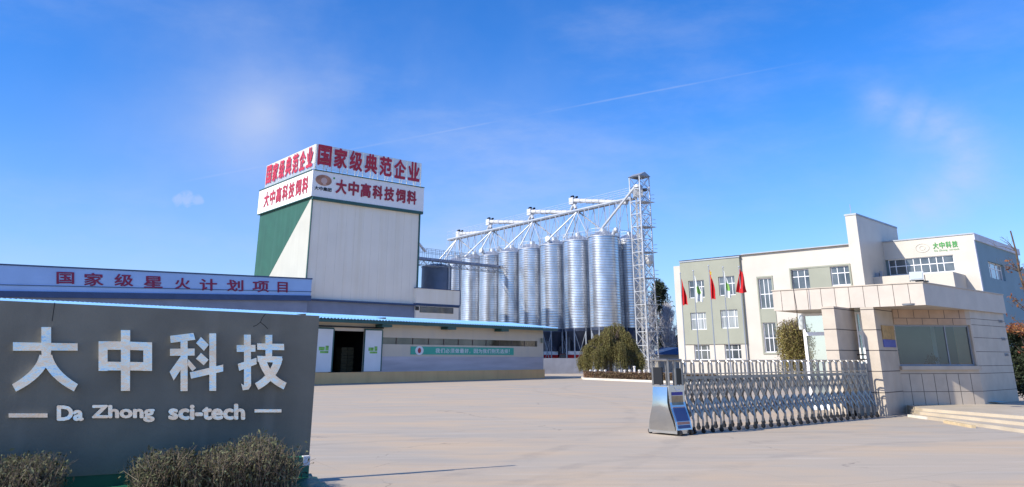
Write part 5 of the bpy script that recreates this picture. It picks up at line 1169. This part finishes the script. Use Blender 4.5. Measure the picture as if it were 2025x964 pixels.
# shrub by the glazed entrance
sq = at(1574, 700, 34.0); zs_ = at(1575, 627, 34.0).z; sh = thing('columnar_shrub', (sq.x, 34.0, 0), 'olive brown shrub trailing beside the glazed entrance', 'shrub'); rx = 31 / 1592 * 34
m = MB(); limbs(m, (sq.x, 34, 0), (sq.x + .1, 34, zs_ * .8), .05, None); Lf = []
for i in range(380):
    a = random.uniform(0, 6.283); rr = rx * math.sqrt(random.random()); x, y = sq.x + rr * math.cos(a), 34 + rr * math.sin(a); zt = zs_ * (1 - .12 * (rr / rx) ** 3) * random.uniform(.8, 1.0); ln = random.uniform(.5, 2.2)
    m.tube((sq.x, 34, zs_ * .5), (x, y, zt), .012, 3, .006)
    for j in range(int(ln / .03)): f = j * .03; Lf.append((x + .12 * math.sin(f * 2 + i) + random.gauss(0, .05), y + random.gauss(0, .05), max(.1, zt - f)))
m.build('stem', bark, sh); leafcloud('leaves', Lf, .035, ivy, sh, aspect=2.4, down=.5)

# plants behind the right wall
Y_ = 33.0; p = at(2026, 720, Y_); dh = thing('dark_evergreen_shrub', (p.x, Y_, 0), 'dark evergreen shrub behind the right end of the gatehouse', 'shrub'); zt = at(2020, 655, Y_).z; Lf = []; m = MB()
for i in range(60):
    a = random.uniform(0, 6.28); f = random.uniform(.1, 1); l = .9 * (1 - .4 * f) * random.uniform(.6, 1); s = Vector((p.x, Y_, zt * f * .9)); e = s + Vector((l * math.cos(a), l * math.sin(a), .35)); m.tube(s, e, .02, 3, .008)
    for q in range(200): c = s.lerp(e, random.uniform(.2, 1.1)); Lf.append((c.x + random.gauss(0, .13), c.y + random.gauss(0, .13), min(zt, max(.05, c.z + random.gauss(0, .14)))))
m.tube((p.x, Y_, 0), (p.x, Y_, zt * .9), .05, 6, .02); m.build('trunk', bark, dh); leafcloud('crown', Lf, .05, dkleaf, dh)
Y_ = 31.0; p = at(2058, 720, Y_); ot = thing('autumn_tree', (p.x, Y_, 0), 'nearly bare tree with orange leaves at the right edge', 'tree'); zt = at(2020, 440, Y_).z; m = MB(); tr = limbs(m, (p.x, Y_, 0), (p.x - .1, Y_, zt * .95), .08, None, 8, .3); Lf = []; Lg = []
for i in range(34):
    f = random.uniform(.3, .97); a = random.uniform(1.9, 4.4) if i % 3 else random.uniform(0, 6.28); s = tr[int(f * 8)]; l = random.uniform(.35, .8); e = s + Vector((l * math.cos(a), l * math.sin(a) * .8, random.uniform(.1, .8))); m.path([s, s.lerp(e, .5) + Vector((0, 0, .06)), e], .018, 4, .005)
    for q in range(3): s2 = s.lerp(e, random.uniform(.4, 1)); m.tube(s2, s2 + Vector((random.gauss(0, .15), random.gauss(0, .12), random.uniform(0, .35))), .006, 3, .003)
    if .3 < f < .85:
        for q in range(9 if i % 2 else 2): c = s.lerp(e, random.uniform(.5, 1.05)); Lf.append((c.x + random.gauss(0, .08), c.y + random.gauss(0, .08), c.z + random.gauss(0, .09)))
m.build('trunk', bark, ot); leafcloud('crown', Lf, .06, orange, ot)
Lf = rng.normal(size=(700, 3)) * np.array([.5, .3, .1]) + np.array([at(2014, 650, 32.2).x, 32.2, at(2012, 650, 32.2).z]); rs = thing('red_creeper', (Lf[:, 0].mean(), 32.2, 0), 'reddish creeper spilling over the top of the dark evergreen shrub', 'creeper')
leafcloud('leaves', Lf, .05, orange, rs); m = MB(); cx_ = Lf[:, 0].mean(); m.path([(cx_ + .3, 32.2, 0), (cx_ + .2, 32.2, 1.5), (cx_, 32.2, Lf[:, 2].mean())], .03, 5, .015); m.build('stem', bark, rs)
